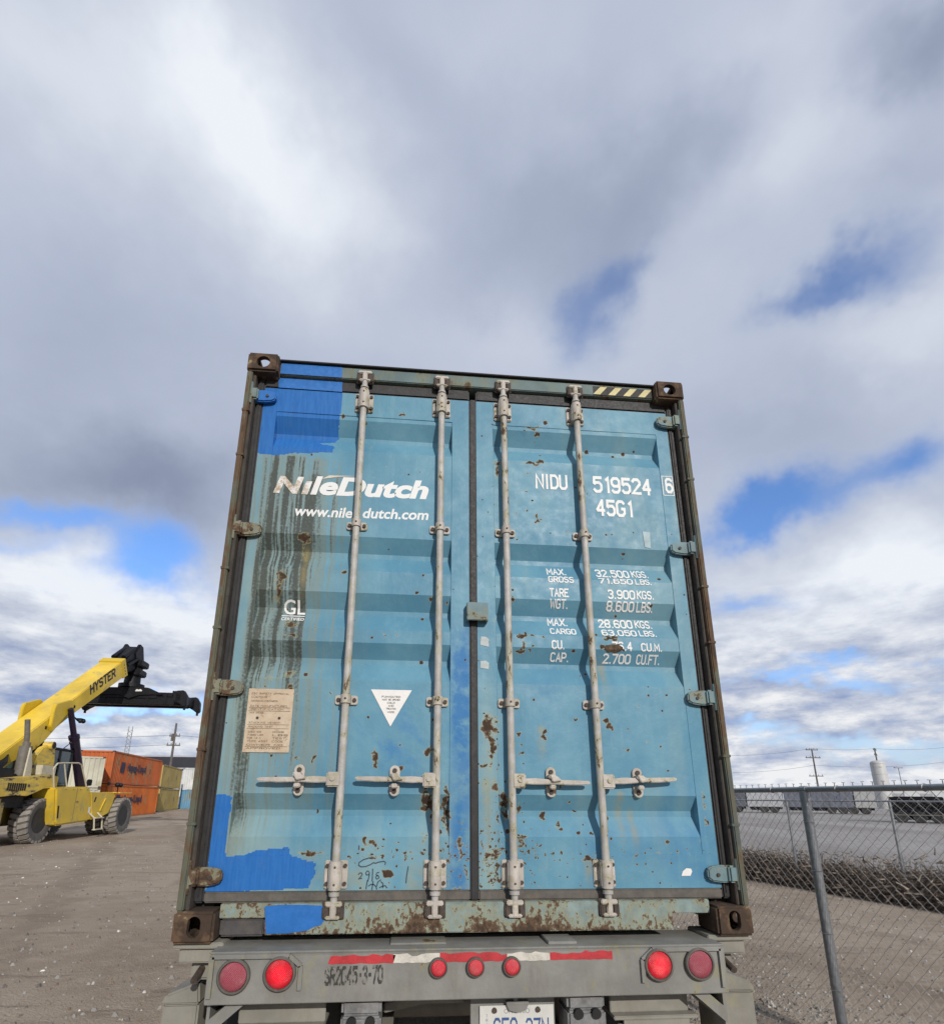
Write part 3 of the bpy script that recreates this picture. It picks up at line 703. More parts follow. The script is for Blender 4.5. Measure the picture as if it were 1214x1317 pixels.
RUST = [
 (-0.860, 2.935, 0.031, 0.022, 1.200), (-0.857, 2.901, 0.008, 0.078, 0.750), (-0.948, 2.719, 0.023, 0.042, 1.050), (-0.956, 2.644, 0.019, 0.066, 0.900),
 (-0.875, 2.478, 0.052, 0.016, 0.950), (-0.869, 2.415, 0.029, 0.012, 0.950), (-0.871, 2.223, 0.032, 0.030, 0.850), (-0.855, 2.164, 0.018, 0.030, 0.800),
 (-0.793, 1.835, 0.028, 0.007, 0.900), (-0.729, 1.822, 0.009, 0.014, 1.000), (-0.717, 1.840, 0.009, 0.014, 1.000), (-0.454, 1.850, 0.014, 0.042, 1.000),
 (-0.442, 1.808, 0.011, 0.028, 0.900), (-0.380, 3.698, 0.017, 0.010, 1.000), (-0.709, 3.668, 0.017, 0.015, 1.000), (-0.635, 2.757, 0.015, 0.017, 1.050),
 (-0.431, 2.421, 0.008, 0.024, 0.750), (-0.408, 2.414, 0.019, 0.006, 0.700), (-0.278, 2.658, 0.016, 0.013, 1.000), (-0.199, 2.632, 0.016, 0.021, 1.000),
 (-0.205, 1.870, 0.022, 0.025, 1.000), (-0.328, 1.792, 0.021, 0.017, 0.850), (-0.211, 1.655, 0.032, 0.055, 1.000), (-0.182, 1.602, 0.018, 0.088, 0.900),
 (-0.119, 1.622, 0.014, 0.116, 1.100), (-0.219, 1.496, 0.014, 0.033, 0.700), (-0.475, 1.479, 0.010, 0.026, 0.900), (-0.447, 1.476, 0.014, 0.016, 0.900),
 (-0.368, 1.348, 0.034, 0.013, 1.050), (-0.706, 1.432, 0.060, 0.010, 0.950), (-0.438, 1.418, 0.136, 0.005, 0.700), (-0.055, 1.456, 0.017, 0.072, 0.800),
 (-0.068, 1.265, 0.020, 0.031, 0.800), (-0.028, 1.359, 0.017, 0.032, 0.750), (-0.945, 2.206, 0.029, 0.019, 0.600), (-0.377, 3.713, 0.013, 0.008, 0.900),
 (0.331, 3.442, 0.061, 0.012, 1.000), (0.384, 3.460, 0.031, 0.015, 0.950), (0.136, 3.430, 0.026, 0.025, 1.000), (0.144, 3.377, 0.021, 0.058, 0.800),
 (0.352, 3.675, 0.045, 0.013, 0.950), (0.369, 3.640, 0.027, 0.020, 0.900), (0.420, 3.710, 0.018, 0.016, 0.950), (0.358, 3.105, 0.017, 0.033, 1.050),
 (0.325, 3.378, 0.039, 0.008, 0.850), (0.254, 2.446, 0.036, 0.010, 1.050), (0.257, 2.394, 0.012, 0.036, 1.000), (0.233, 2.377, 0.016, 0.008, 1.000),
 (0.302, 2.452, 0.016, 0.012, 1.000), (0.326, 2.453, 0.012, 0.007, 0.900), (0.308, 2.395, 0.008, 0.012, 1.000), (0.295, 2.375, 0.008, 0.008, 1.000),
 (0.252, 2.370, 0.023, 0.008, 0.950), (0.714, 2.448, 0.061, 0.008, 1.000), (0.658, 2.402, 0.020, 0.016, 1.000), (0.212, 2.648, 0.012, 0.021, 0.900),
 (0.077, 1.994, 0.045, 0.056, 1.150), (0.090, 1.885, 0.018, 0.094, 1.100), (0.053, 1.813, 0.033, 0.011, 0.900), (0.225, 1.963, 0.015, 0.011, 1.100),
 (0.235, 1.912, 0.011, 0.007, 1.000), (0.230, 1.869, 0.011, 0.007, 1.000), (0.345, 1.961, 0.011, 0.030, 1.000), (0.330, 1.943, 0.011, 0.011, 0.800),
 (0.647, 2.030, 0.019, 0.015, 1.050), (0.664, 2.004, 0.019, 0.019, 1.000), (0.501, 2.035, 0.008, 0.008, 0.900), (0.330, 1.590, 0.014, 0.020, 1.100),
 (0.404, 1.529, 0.011, 0.013, 1.050), (0.398, 1.556, 0.007, 0.017, 0.900), (0.141, 1.657, 0.022, 0.048, 1.000), (0.158, 1.596, 0.018, 0.027, 0.900),
 (0.216, 1.623, 0.011, 0.034, 0.900), (0.230, 1.496, 0.025, 0.010, 0.900), (0.297, 1.469, 0.025, 0.007, 0.900), (0.527, 1.409, 0.036, 0.010, 1.000),
 (0.543, 1.390, 0.014, 0.026, 0.900), (0.901, 1.472, 0.011, 0.014, 0.900), (1.089, 1.575, 0.008, 0.035, 0.950), (1.088, 1.662, 0.011, 0.050, 0.800),
 (0.741, 1.422, 0.011, 0.007, 1.000), (0.742, 1.382, 0.007, 0.010, 1.000), (0.849, 1.438, 0.011, 0.007, 0.900), (0.908, 1.914, 0.008, 0.011, 0.850),
 (0.753, 1.994, 0.008, 0.008, 0.900), (0.740, 1.893, 0.012, 0.006, 0.900), (0.409, 1.718, 0.011, 0.014, 1.000), (0.112, 1.440, 0.028, 0.023, 0.800),
 (0.063, 1.424, 0.028, 0.039, 0.650), (0.183, 1.472, 0.018, 0.046, 0.800), (0.106, 1.726, 0.022, 0.049, 0.700), (0.682, 2.460, 0.041, 0.006, 0.900),
 (0.188, 3.443, 0.017, 0.010, 0.900), (-0.361, 1.176, 0.004, 0.004, 0.100)]
def blobs(X, Z, lst):
    r = np.zeros(X.shape)
    for x, z, rx, rz, amt in lst:
        jx = X + (fbm(X * 50, Z * 50, 3, 3) - 0.5) * 0.040; jz = Z + (fbm(X * 50, Z * 50, 9, 3) - 0.5) * 0.034
        q = ((jx - x) / rx) ** 2 + ((jz - z) / rz) ** 2
        r = np.maximum(r, amt * np.exp(-q * 0.85) * (0.80 + 0.75 * (fbm(X * 75, Z * 75, 4, 3) - 0.4)))
    return r
def make_door(side):
    x0, x1, px0, px1 = DOORS[side]
    xs = np.unique(np.round(np.concatenate([np.linspace(x0, px0, 14), np.linspace(px0 + 0.002, px1 - 0.002, 164), np.linspace(px1, x1, 14)]), 5))
    zs = np.concatenate([np.linspace(DZ0, PZ0, 22), np.linspace(PZ0 + 0.002, PZ1 - 0.002, 390), np.linspace(PZ1, DZ1, 22), np.array(CUTS)])
    zs = np.unique(np.round(zs, 5))
    keep = [0]
    cutset = set(np.round(CUTS, 5))
    for i in range(1, len(zs)):
        if zs[i] - zs[keep[-1]] > 0.0015 or zs[i] in cutset: keep.append(i)
    zs = zs[keep]
    X, Z = np.meshgrid(xs, zs)
    inside = (X > px0 + 0.001) & (X < px1 - 0.001) & (Z > PZ0 + 0.001) & (Z < PZ1 - 0.001)
    Y = np.where(inside, YD + 0.003 + trough_depth(Z), YD)
    Y = Y + (fbm(X * 2.2, Z * 2.2, 21) - 0.5) * 0.006 * np.where(inside, 1, 0.4)        # the plate is not quite flat
    nz, nx = X.shape
    V = np.stack([X, Y, Z], -1).reshape(-1, 3)
    i = np.arange(nz * nx).reshape(nz, nx)
    Q = np.stack([i[:-1, :-1], i[:-1, 1:], i[1:, 1:], i[1:, :-1]], -1).reshape(-1, 4)
    me = bpy.data.meshes.new('door')
    me.vertices.add(len(V)); me.vertices.foreach_set('co', V.astype(np.float32).ravel())
    me.loops.add(Q.size); me.loops.foreach_set('vertex_index', Q.astype(np.int32).ravel())
    me.polygons.add(len(Q)); me.polygons.foreach_set('loop_start', np.arange(0, Q.size, 4, dtype=np.int32)); me.polygons.foreach_set('loop_total', np.full(len(Q), 4, np.int32))
    me.update(calc_edges=True); me.validate()
    me.polygons.foreach_set('use_smooth', [True] * len(me.polygons)); me.set_sharp_from_angle(angle=rad(14))
    # ---- wear
    jx = (fbm(X * 34, Z * 34, 31, 3) - 0.5) * 0.030; jz = (fbm(X * 34, Z * 34, 41, 3) - 0.5) * 0.022
    paint = np.zeros(X.shape)
    if side < 0:
        for poly in (PATCH_A, PATCH_B): paint = np.maximum(paint, in_poly(X + jx * 0.5, Z + jz * 0.5, poly).astype(float))
    rust = blobs(X, Z, [b for b in RUST if (b[0] < 0.006) == (side < 0)])
    grime = np.zeros(X.shape); clean = np.zeros(X.shape); pale = np.zeros(X.shape); ochre = np.zeros(X.shape)
    nstreak = fbm(X * 26, Z * 0.9, 7, 4); nfine = fbm(X * 85, Z * 1.6, 13, 3); nbig = fbm(X * 5, Z * 3, 17, 3)
    if side < 0:
        def band(c, w, ztop, zbot, soft=0.18):
            return np.exp(-((X - c) / w) ** 2) * sstep(Z, zbot - soft, zbot + soft) * (1 - sstep(Z, ztop - 0.02, ztop + 0.02))
        wx = X + (fbm(X * 3, Z * 1.3, 19, 3) - 0.5) * 0.05
        nl = fbm(wx * 62, Z * 0.55, 23, 2); nl2 = fbm(wx * 120, Z * 1.0, 29, 2)
        lines = sstep(1 - np.abs(2 * nl - 1), 0.80, 0.98) * 0.85 + sstep(nl2, 0.62, 0.82) * 0.5
        streak = lines * (0.25 + 0.75 * sstep(fbm(X * 18, Z * 2.4, 37, 3), 0.30, 0.66)) * 0.72 + sstep(fbm(wx * 34, Z * 0.8, 57, 4), 0.45, 0.75) * 0.55
        w = np.maximum(band(-0.985, 0.135, 3.415, 2.18), 0.55 * band(-1.05, 0.11, 3.41, 1.45)) + 0.30 * band(-0.80, 0.12, 3.4, 1.75) + 0.22 * band(-0.80, 0.35, 3.3, 1.5)
        w = np.maximum(w, 0.62 * np.exp(-((X + 1.065) / 0.035) ** 2) * (Z < 3.4))
        grime = np.clip(w * (0.32 + 1.55 * streak), 0, 1)
        for sx, a, zt, zb_ in ((-0.972, .95, 3.41, 2.6), (-1.018, .85, 3.40, 2.15), (-0.940, .9, 3.0, 2.3), (-0.906, .8, 3.05, 2.2), (-1.075, .8, 3.39, 1.5), (-1.045, .7, 2.9, 2.1), (-1.003, .8, 2.8, 2.15), (-0.868, .55, 3.2, 1.9), (-0.835, .6, 3.40, 2.65), (-0.7, .3, 3.3, 2.6), (-0.62, .25, 3.4, 2.9)):
            px = X - sx - (fbm(Z * 2.2, Z * 0 + sx * 40, 5, 3) - 0.5) * 0.035
            grime = np.maximum(grime, a * np.exp(-(px / (0.0100 + 0.008 * vnoise(Z * 5, Z * 0 + sx * 70, 2))) ** 2) * sstep(Z, zb_ - 0.15, zb_ + 0.25) * (1 - sstep(Z, zt - 0.01, zt + 0.01)))
        pale = 0.95 * np.exp(-((X + 1.08) / 0.17) ** 2) * sstep(nbig, 0.15, 0.65) + 0.55 * (1 - sstep(Z, 1.45, 2.0)) * sstep(fbm(X * 9, Z * 1.6, 61, 4), 0.35, 0.68)
        clean = np.exp(-((X + 0.060) / 0.05) ** 4) * (0.45 + 0.85 * sstep(fbm(X * 8, Z * 2.2, 71), 0.30, 0.55)) * sstep(2.70 - Z, 0, 0.5) * 1.1
        clean += 0.75 * np.exp(-(((X + 0.40) / 0.20) ** 2 + ((Z - 1.93) / 0.17) ** 2)) * sstep(fbm(X * 9 + Z * 7, Z * 5, 77), 0.42, 0.62)
        ochre = 0.55 * np.exp(-(((X + 0.842) / 0.018) ** 2)) * sstep(Z, 2.55, 2.75) * (1 - sstep(Z, 2.88, 2.95)) + 0.35 * (1 - sstep(Z, 1.36, 1.5)) * sstep(fbm(X * 12, Z * 9, 83), 0.5, 0.72)
        speck = 0.07 + 0.22 * (1 - sstep(Z, 1.42, 1.75)) * (X > -0.7) + 0.62 * np.exp(-((Z - 1.43) / 0.03) ** 2) * sstep(X, -0.75, -0.5) + 0.55 * np.exp(-((X + 0.135) / 0.035) ** 2) * (1 - sstep(Z, 1.55, 1.85)) + 0.5 * np.exp(-((X + 0.04) / 0.05) ** 2) * (1 - sstep(Z, 1.42, 1.7))
        speck += 0.35 * np.exp(-((X + 0.107) / 0.007) ** 2) * (1 - sstep(Z, 2.2, 3.0))
    else:
        speck = 0.10 + 0.35 * (1 - sstep(Z, 1.35, 1.85)) * (1 - sstep(X, 0.2, 0.75)) + 0.18 * (1 - sstep(Z, 1.4, 1.7)) + 0.35 * np.exp(-((X - 0.075) / 0.05) ** 2) * (0.35 + 0.65 * (1 - sstep(Z, 2.1, 2.5)))
        speck += 0.55 * np.exp(-((X - 0.118) / 0.012) ** 2) * (0.5 + 0.5 * (1 - sstep(Z, 1.6, 2.3))) + 0.45 * np.exp(-((X - 0.19) / 0.05) ** 2) * (1 - sstep(Z, 1.5, 1.85)) + 0.4 * np.exp(-((Z - 1.43) / 0.02) ** 2)
        grime = 0.30 * np.exp(-((X - 0.07) / 0.05) ** 2) * sstep(nfine, 0.45, 0.75) * (1 - sstep(Z, 1.6, 2.3)) + 0.13 * sstep(nstreak, 0.55, 0.75)
        pale = 0.95 * np.exp(-((X - 0.075) / 0.045) ** 2) * (1 - sstep(Z, 1.9, 2.35)) + 0.35 * sstep(fbm(X * 7, Z * 1.8, 63, 4), 0.55, 0.75)
        clean = 0.32 * sstep(fbm(X * 3, Z * 2, 79), 0.55, 0.75) * (1 - sstep(Z, 1.9, 2.5)) + 0.8 * np.exp(-(((X - 0.05) / 0.03) ** 2 + ((Z - 1.44) / 0.08) ** 2))
        for sx, zt, ln in ((0.69, 1.70, 0.3), (0.75, 1.62, 0.22), (0.52, 1.40, 0.14), (0.60, 1.42, 0.13), (0.33, 2.0, 0.2), (0.06, 1.75, 0.28), (0.66, 2.36, 0.25)):
            ochre = np.maximum(ochre, 0.6 * np.exp(-((X - sx) / 0.018) ** 2) * sstep(Z, zt - ln, zt - ln * 0.3) * (1 - sstep(Z, zt - 0.01, zt + 0.01)))
    for nm, a in (('paint', paint), ('rust', rust), ('grime', grime), ('clean', clean), ('pale', pale), ('ochre', ochre), ('speck', np.clip(speck, 0, 1))):
        at = me.attributes.new(nm, 'FLOAT', 'POINT'); at.data.foreach_set('value', a.astype(np.float32).ravel())
    me.materials.append(door_material())
    o = bpy.data.objects.new('door', me); C.objects.link(o); o.parent = box
    return o
door_l, door_r = make_door(-1), make_door(1)
door_l['label'] = 'left door with company lettering, streaked dirt and fresh blue patches'
door_r['label'] = 'right door with white identification numbers and weights'

# ---- rubber gaskets (sub-parts of the doors)
for side, d in ((-1, door_l), (1, door_r)):
    x0, x1 = DOORS[side][:2]
    k = MB()
    k.box(x0 - 0.002, x1 + 0.002, YD + 0.01, YD + 0.05, DZ0 - 0.03, DZ0 - 0.001, 1)
    k.box(x0 - 0.002, x1 + 0.002, YD - 0.002, YD + 0.045, DZ0 - 0.044, DZ0 - 0.002, 1, 0.006)
    k.box(x0 - 0.002, x1 + 0.002, YD - 0.003, YD + 0.045, DZ1 + 0.002, 3.894, 0, 0.007)
    xo = (x0 - 0.040, x0 - 0.001) if side < 0 else (x1 + 0.001, x1 + 0.040)
    k.box(xo[0], xo[1], YD - 0.004, YD + 0.045, DZ0 - 0.044, 3.894, 0, 0.007)
    k.box(xo[0] + 0.014, xo[0] + 0.020, YD - 0.009, YD + 0.03, DZ0 - 0.02, 3.88, 0, 0.002)
    if side > 0:
        k.box(-0.012, 0.0245, YD - 0.004, YD + 0.04, DZ0 - 0.044, DZ1 + 0.01, 0, 0.006)
    k.build('gasket', [M_RUBBER, M_RUBBER2], d)

# ---- frame
def casting(name, sx, top):
    """hollow corner fitting with the three ISO apertures"""
    w, d, h = 0.162, 0.178, 0.118
    def cube(x0, x1, y0, y1, z0, z1, bev=0.0):
        m = MB(); m.box(x0, x1, y0, y1, z0, z1, 0, bev); return m.build('cutter', [M_CAST], None, smooth=False)
    base = cube(0, w, 0, d, 0, h, 0.010)
    cut = [cube(0.024, w - 0.02, 0.026, d - 0.02, 0.026, h - 0.022)]
    def slot(axis, c, rx, ry):
        m = MB(); n = 28; pts = []
        for i in range(n):
            a = 2 * math.pi * i / n; u, v = math.cos(a), math.sin(a)
            L = max(rx, ry) - min(rx, ry); rr = min(rx, ry)
            pts.append((c[0] + rr * u + (L if u > 0 else -L) * (rx > ry), c[1] + rr * v + (L if v > 0 else -L) * (ry > rx)))
        a, b = {'y': (-0.02, 0.06), 'x': (-0.02, 0.06), 'z': (h - 0.05, h + 0.02)}[axis]
        m.prism(pts, axis, a, b); return m.build('cutter', [M_CAST], None, smooth=False)
    cut.append(slot('y', (w * 0.52, h * 0.48), 0.026 if not top else 0.035, 0.040 if not top else 0.035))
    cut.append(slot('x', (d * 0.5, h * 0.5), 0.040, 0.026))
    cut.append(slot('z', (w * 0.5, d * 0.5), 0.032, 0.062))
    for c in cut:
        md = base.modifiers.new('b', 'BOOLEAN'); md.operation = 'DIFFERENCE'; md.object = c; md.solver = 'EXACT'
    dg = bpy.context.evaluated_depsgraph_get(); dg.update()
    me = bpy.data.meshes.new_from_object(base.evaluated_get(dg)); me.name = 'corner_casting'
    for c in cut + [base]: bpy.data.objects.remove(c)
    M = Matrix.Diagonal((1, 1, 1, 1))
    for v in me.vertices:
        x, y, z = v.co
        if not top: z = h - z
        x = -HW + x if sx < 0 else HW - x
        v.co = (x, y, (Z1 - h + z) if top else (Z0 + z))
    if (sx > 0) != (not top): me.flip_normals()
    me.materials.clear(); me.materials.append(M_CAST)
    o = bpy.data.objects.new('corner_casting', me); C.objects.link(o); o.parent = box
    return o
for sx in (-1, 1):
    for top in (0, 1): casting('corner_casting', sx, top)
for sx in (-1, 1):
    p = MB()
    def bx(xa, xb, *a): p.box(min(sx * xa, sx * xb), max(sx * xa, sx * xb), *a)
    bx(1.187, 1.2155, 0.008, 0.16, Z0 + 0.118, Z1 - 0.118, 0, 0.005)
    bx(1.172, 1.1868, 0.030, 0.16, Z0 + 0.118, Z1 - 0.118, 2, 0.003)
    bx(1.100, 1.173, 0.115, 0.155, Z0 + 0.118, Z1 - 0.118, 1)
    for zc in (3.62, 3.35, 2.72, 2.42, 1.86, 1.55): bx(1.180, 1.2172, 0.006, 0.05, zc, zc + 0.012, 0)
    p.build('corner_post', [M_POST, M_BLACK, plain('post_inner_edge', (0.060, 0.052, 0.045), 0.8, 0.35, 16, 0.4, (0.09, 0.06, 0.04))], box)
s = MB()
s.box(-0.868, 0.876, 0.040, 0.16, 1.121, 1.2375, 0, 0.004)
s.box(-1.055, 1.055, 0.0525, 0.16, 1.183, 1.2385, 0, 0.003)
s.box(-1.055, 1.055, 0.105, 0.16, 1.225, 1.262, 0)
sill = s.build('door_sill', M_SILL, box)
decal('paint_patch', [(PATCH_C, [tuple(range(len(PATCH_C)))])], M_BLUEP, sill, None, 0.040, (), 0.0015)
hd = MB()
hd.box(-1.055, 1.055, 0.045, 0.16, 3.896, 3.972, 0, 0.004)
hd.box(-1.055, 1.055, 0.030, 0.16, 3.973, 3.981, 1)
header = hd.build('door_header', [M_HEAD, M_BLACK], box)
decal('paint_patch', [([(-1.052, 3.899), (-0.722, 3.899), (-0.719, 3.93), (-0.723, 3.968), (-1.052, 3.968)], [(0, 1, 2, 3, 4)])], M_BLUEP, header, None, 0.045, (), 0.0015)
# the fresh paint also runs over the rubber below the header
decal('paint_patch', [([(-1.06, 3.826), (-0.717, 3.824), (-0.72, 3.86), (-0.718, 3.892), (-1.065, 3.892)], [(0, 1, 2, 3, 4)])], M_BLUEP, door_l, None, YD - 0.003, (), 0.0015)
hz = MB()
decal('hazard_stripe', [([(0.700, 3.900), (1.052, 3.900), (1.052, 3.958), (0.700, 3.958)], [(0, 1, 2, 3)])], M_INK, header, None, 0.045, (), 0.0012)
hp = []
for i in range(4):
    a = 0.700 + i * 0.088
    hp.append(([(a, 3.903), (a + 0.040, 3.903), (a + 0.084, 3.955), (a + 0.044, 3.955)], [(0, 1, 2, 3)]))
decal('hazard_stripe', hp, M_YEL, header, None, 0.045, (), 0.0024)

# ---- body behind the doors
def corrugated(x, y0, y1, z0, z1, sx):
    m = MB(); yy = y0; k = 0; pts = []
    while yy < y1:
        for dy, dx in ((0.0, 0.0), (0.072, 0.0), (0.140, 0.036), (0.210, 0.036)):
            pts.append((x - sx * dx, min(yy + dy, y1)))
        yy += 0.278
    for px, py in pts: m.v += [(px, py, z0), (px, py, z1)]
    for i in range(len(pts) - 1): m.face((2 * i, 2 * i + 2, 2 * i + 3, 2 * i + 1))
    return m
for sx in (-1, 1):
    m = corrugated(sx * 1.212, 0.17, 12.1, Z0 + 0.16, Z1 - 0.06, sx)
    m.box(min(sx * 1.216, sx * 1.15), max(sx * 1.216, sx * 1.15), 0.178, 12.19, Z0 + 0.018, Z0 + 0.17, 0)
    m.box(min(sx * 1.216, sx * 1.14), max(sx * 1.216, sx * 1.14), 0.178, 12.19, Z1 - 0.085, Z1 - 0.02, 0)
    m.build('side_wall', M_WALL, box, smooth=False)
m = MB(); m.box(-1.139, 1.139, 0.17, 12.15, Z1 - 0.055, Z1 - 0.032, 0); m.build('roof', M_WALL, box)
m = MB(); m.box(-1.139, 1.139, 12.11, 12.15, Z0 + 0.03, Z1 - 0.06, 0); m.build('front_wall', M_WALL, box)
m = MB(); m.box(-1.139, 1.139, 0.16, 12.1, Z0 + 0.10, Z0 + 0.14, 0); m.build('floor', M_BLACK, box)
m = MB(); m.box(-1.11, 1.11, 0.135, 0.142, 1.265, 3.90, 0); m.build('door_backing', M_BLACK, box)
m = MB(); m.box(-1.052, -0.872, 0.060, 0.150, 1.112, 1.1815, 0, 0.008); m.build('rubber_block', plain('worn_rubber_block', (0.075, 0.07, 0.07), 0.8, 0.25, 20, 0.3), box)

# ---- hinges: pinned to the post, blade over the door edge
for side, d in ((-1, door_l), (1, door_r)):
    for i, zc in enumerate((3.748, 2.955, 2.150, 1.345)):
        h = MB()
        def X(v): return side * v
        up = [(X(1.060), zc - 0.018), (X(1.060), zc + 0.018), (X(1.078), zc + 0.031), (X(1.125), zc + 0.037), (X(1.172), zc + 0.034), (X(1.172), zc - 0.036), (X(1.125), zc - 0.038), (X(1.078), zc - 0.031)]
        h.prism(up, 'y', 0.040, 0.066, 2 if (side < 0 and i == 0) else 0, 0.006)
        h.box(min(X(1.150), X(1.205)), max(X(1.150), X(1.205)), 0.022, 0.075, zc - 0.036, zc + 0.036, 0, 0.008)
        h.cyl((X(1.197), 0.030, zc - 0.065), (X(1.197), 0.030, zc + 0.065), 0.017, n=14, m=0)
        h.cyl((X(1.105), 0.034, zc - 0.004), (X(1.105), 0.041, zc - 0.004), 0.008, n=10, m=1)
        o = h.build('hinge', [M_HINGE_R if (side < 0 and i in (1, 2, 3)) else M_HINGE, M_BOLT, M_BLUEP], d)
    # lock-box over the meeting edge
lk = MB()
lk.box(-0.030, 0.074, 0.022, 0.030, 2.507, 2.600, 0, 0.003); lk.box(0.066, 0.074, 0.030, YD - 0.0005, 2.507, 2.600, 0); lk.box(-0.030, 0.066, 0.030, YD - 0.006, 2.590, 2.5995, 0); lk.box(-0.030, -0.022, 0.030, 0.062, 2.507, 2.590, 0)
lk.build('lock_box', M_HINGE, door_r)

# ---- locking bars
YB = 0.034
def locking_bar(x, dirn, bend):
    ang = lambda z: 0.0
    r = MB()
    r.cyl((x, YB, 1.295), (x, YB, 3.82), 0.0172, n=20, m=0)
    r.cyl((x, YB, 1.20), (x, YB, 1.295), 0.0150, n=16, m=0); r.cyl((x, YB, 3.82), (x, YB, 3.93), 0.0150, n=16, m=0)
    r.cyl((x, YB, 1.268), (x, YB, 1.283), 0.0225, n=18, m=0); r.cyl((x, YB, 3.826), (x, YB, 3.838), 0.0215, n=18, m=0)
    bar = r.build('locking_bar', M_BAR, box)
    for z0, z1 in ((1.290, 1.406), (3.698, 3.815)):
        b = MB()
        b.box(x - 0.049, x + 0.049, YD - 0.010, YD - 0.0006, z0, z1, 0, 0.004)
        b.box(x - 0.027, x + 0.027, YB - 0.012, YD - 0.008, z0 + 0.002, z1 - 0.002, 0, 0.007)
        b.cyl((x, YB, z0 + 0.001), (x, YB, z1 - 0.001), 0.026, n=20, m=0)
        for dx in (-0.038, 0.038):
            for dz in (0.022, z1 - z0 - 0.022): b.cyl((x + dx, YD - 0.018, z0 + dz), (x + dx, YD - 0.009, z0 + dz), 0.0085, n=8, m=1)
        for dz in (0.024, z1 - z0 - 0.024): b.cyl((x, YB - 0.0275, z0 + dz), (x, YB - 0.020, z0 + dz), 0.0048, n=8, m=1)
        b.build('bearing_bracket', [M_PLATE, M_BOLT], bar)
    for zc in (3.006, 2.105):
        b = MB()
        pl = [(x - 0.052, zc - 0.016), (x - 0.046, zc - 0.022), (x + 0.046, zc - 0.022), (x + 0.052, zc - 0.016), (x + 0.052, zc + 0.016), (x + 0.046, zc + 0.022), (x - 0.046, zc + 0.022), (x - 0.052, zc + 0.016)]
        b.prism(pl, 'y', YD - 0.008, YD - 0.0006, 0, 0.002)
        b.cyl((x, YB, zc - 0.020), (x, YB, zc + 0.020), 0.0235, n=20, m=0)
        b.box(x - 0.022, x + 0.022, YB, YD - 0.006, zc - 0.0195, zc + 0.0195, 0, 0.003)
        for dx in (-0.037, 0.037): b.cyl((x + dx, YD - 0.016, zc), (x + dx, YD - 0.007, zc), 0.0095, n=8, m=1)
        b.cyl((x, YB - 0.026, zc), (x, YB - 0.018, zc), 0.005, n=8, m=1)
        b.build('bar_guide', [M_PLATE, M_BOLT], bar)
    # cams hooked into their keepers
    for zc, up in ((1.215, -1), (3.905, 1)):
        c = MB()
        c.box(x - 0.036, x + 0.036, YB - 0.015, YB + 0.008, zc - 0.010 + 0.022, zc + 0.010 + 0.022, 0, 0.004)
        c.box(x - 0.012, x + 0.012, YB - 0.017, YB + 0.008, zc - 0.034, zc + 0.030, 0, 0.004)
        c.box(x - 0.030, x + 0.030, YB - 0.015, YB + 0.006, zc - 0.036, zc - 0.022, 0, 0.004)
        c.build('cam', M_PLATE, bar)
        c = MB()
        for dx in (-0.030, 0.030):
            c.box(x + dx - 0.014, x + dx + 0.014, YB - 0.010, 0.052, zc - 0.034, zc + 0.014, 0, 0.005)
        c.box(x - 0.046, x + 0.046, 0.036, 0.048, zc - 0.040, zc + 0.034, 0, 0.003)
        c.build('cam_keeper', M_BOLT, bar)
    # handle, its hub and the catch on the door
    zc = 1.742; D = dirn
    hb = MB()
    hb.box(min(x, x + D * 0.062), max(x, x + D * 0.062), YB - 0.020, YB + 0.016, zc - 0.030, zc + 0.034, 0, 0.006)
    hb.cyl((x + D * 0.036, YB - 0.026, zc + 0.006), (x + D * 0.036, YB - 0.018, zc + 0.006), 0.011, n=12, m=0)
    hb.build('handle_hub', M_PLATE, bar)
    hn = MB()
    L = 0.365
    pts = [(x + D * 0.055, zc + 0.013), (x + D * 0.11, zc + 0.017), (x + D * 0.19, zc + 0.012), (x + D * 0.27, zc + 0.013), (x + D * (L - 0.01), zc + 0.011), (x + D * L, zc + 0.004), (x + D * (L - 0.01), zc - 0.006), (x + D * 0.27, zc - 0.010), (x + D * 0.19, zc - 0.008), (x + D * 0.11, zc - 0.012), (x + D * 0.055, zc - 0.010)]
    pts = [(px, pz + bend * (px - x)) for px, pz in pts]
    hn.prism(pts, 'y', YB - 0.010, YB + 0.003, 0, 0.003)
    hn.build('handle', M_PLATE, bar)
    ct = MB(); cx = x + D * 0.188
    for dz, s_ in ((0.034, 1), (-0.036, -1)):
        o_ = [(cx + 0.023 * math.cos(a), zc + dz + s_ * 0.010 + s_ * 0.023 * math.sin(a)) for a in np.linspace(0, math.pi, 11)]
        o_ += [(cx - 0.023, zc + dz - s_ * 0.022), (cx + 0.023, zc + dz - s_ * 0.022)]
        ct.prism(o_, 'y', YD - 0.011, YD - 0.0006, 0, 0.002)
        ct.cyl((cx, YD - 0.019, zc + dz + s_ * 0.010), (cx, YD - 0.010, zc + dz + s_ * 0.010), 0.0105, n=10, m=1)
    ct.box(cx - 0.020, cx + 0.016, YB - 0.022, YD - 0.008, zc + 0.013, zc + 0.030, 0, 0.004)
    ct.prism([(cx - 0.020, zc + 0.032), (cx + 0.020, zc + 0.022), (cx + 0.040, zc + 0.004), (cx - 0.004, zc - 0.002)], 'y', YB - 0.026, YB - 0.013, 0, 0.003)
    ct.box(cx - 0.014, cx + 0.014, YB - 0.014, YD - 0.008, zc - 0.034, zc - 0.014, 0, 0.004)
    ct.build('handle_catch', [M_PLATE, M_BOLT], bar)
    return bar
for x, dirn, bend in ((-0.592, -1, 0.01), (-0.168, -1, -0.012), (0.175, 1, -0.02), (0.589, 1, 0.035)): locking_bar(x, dirn, bend)

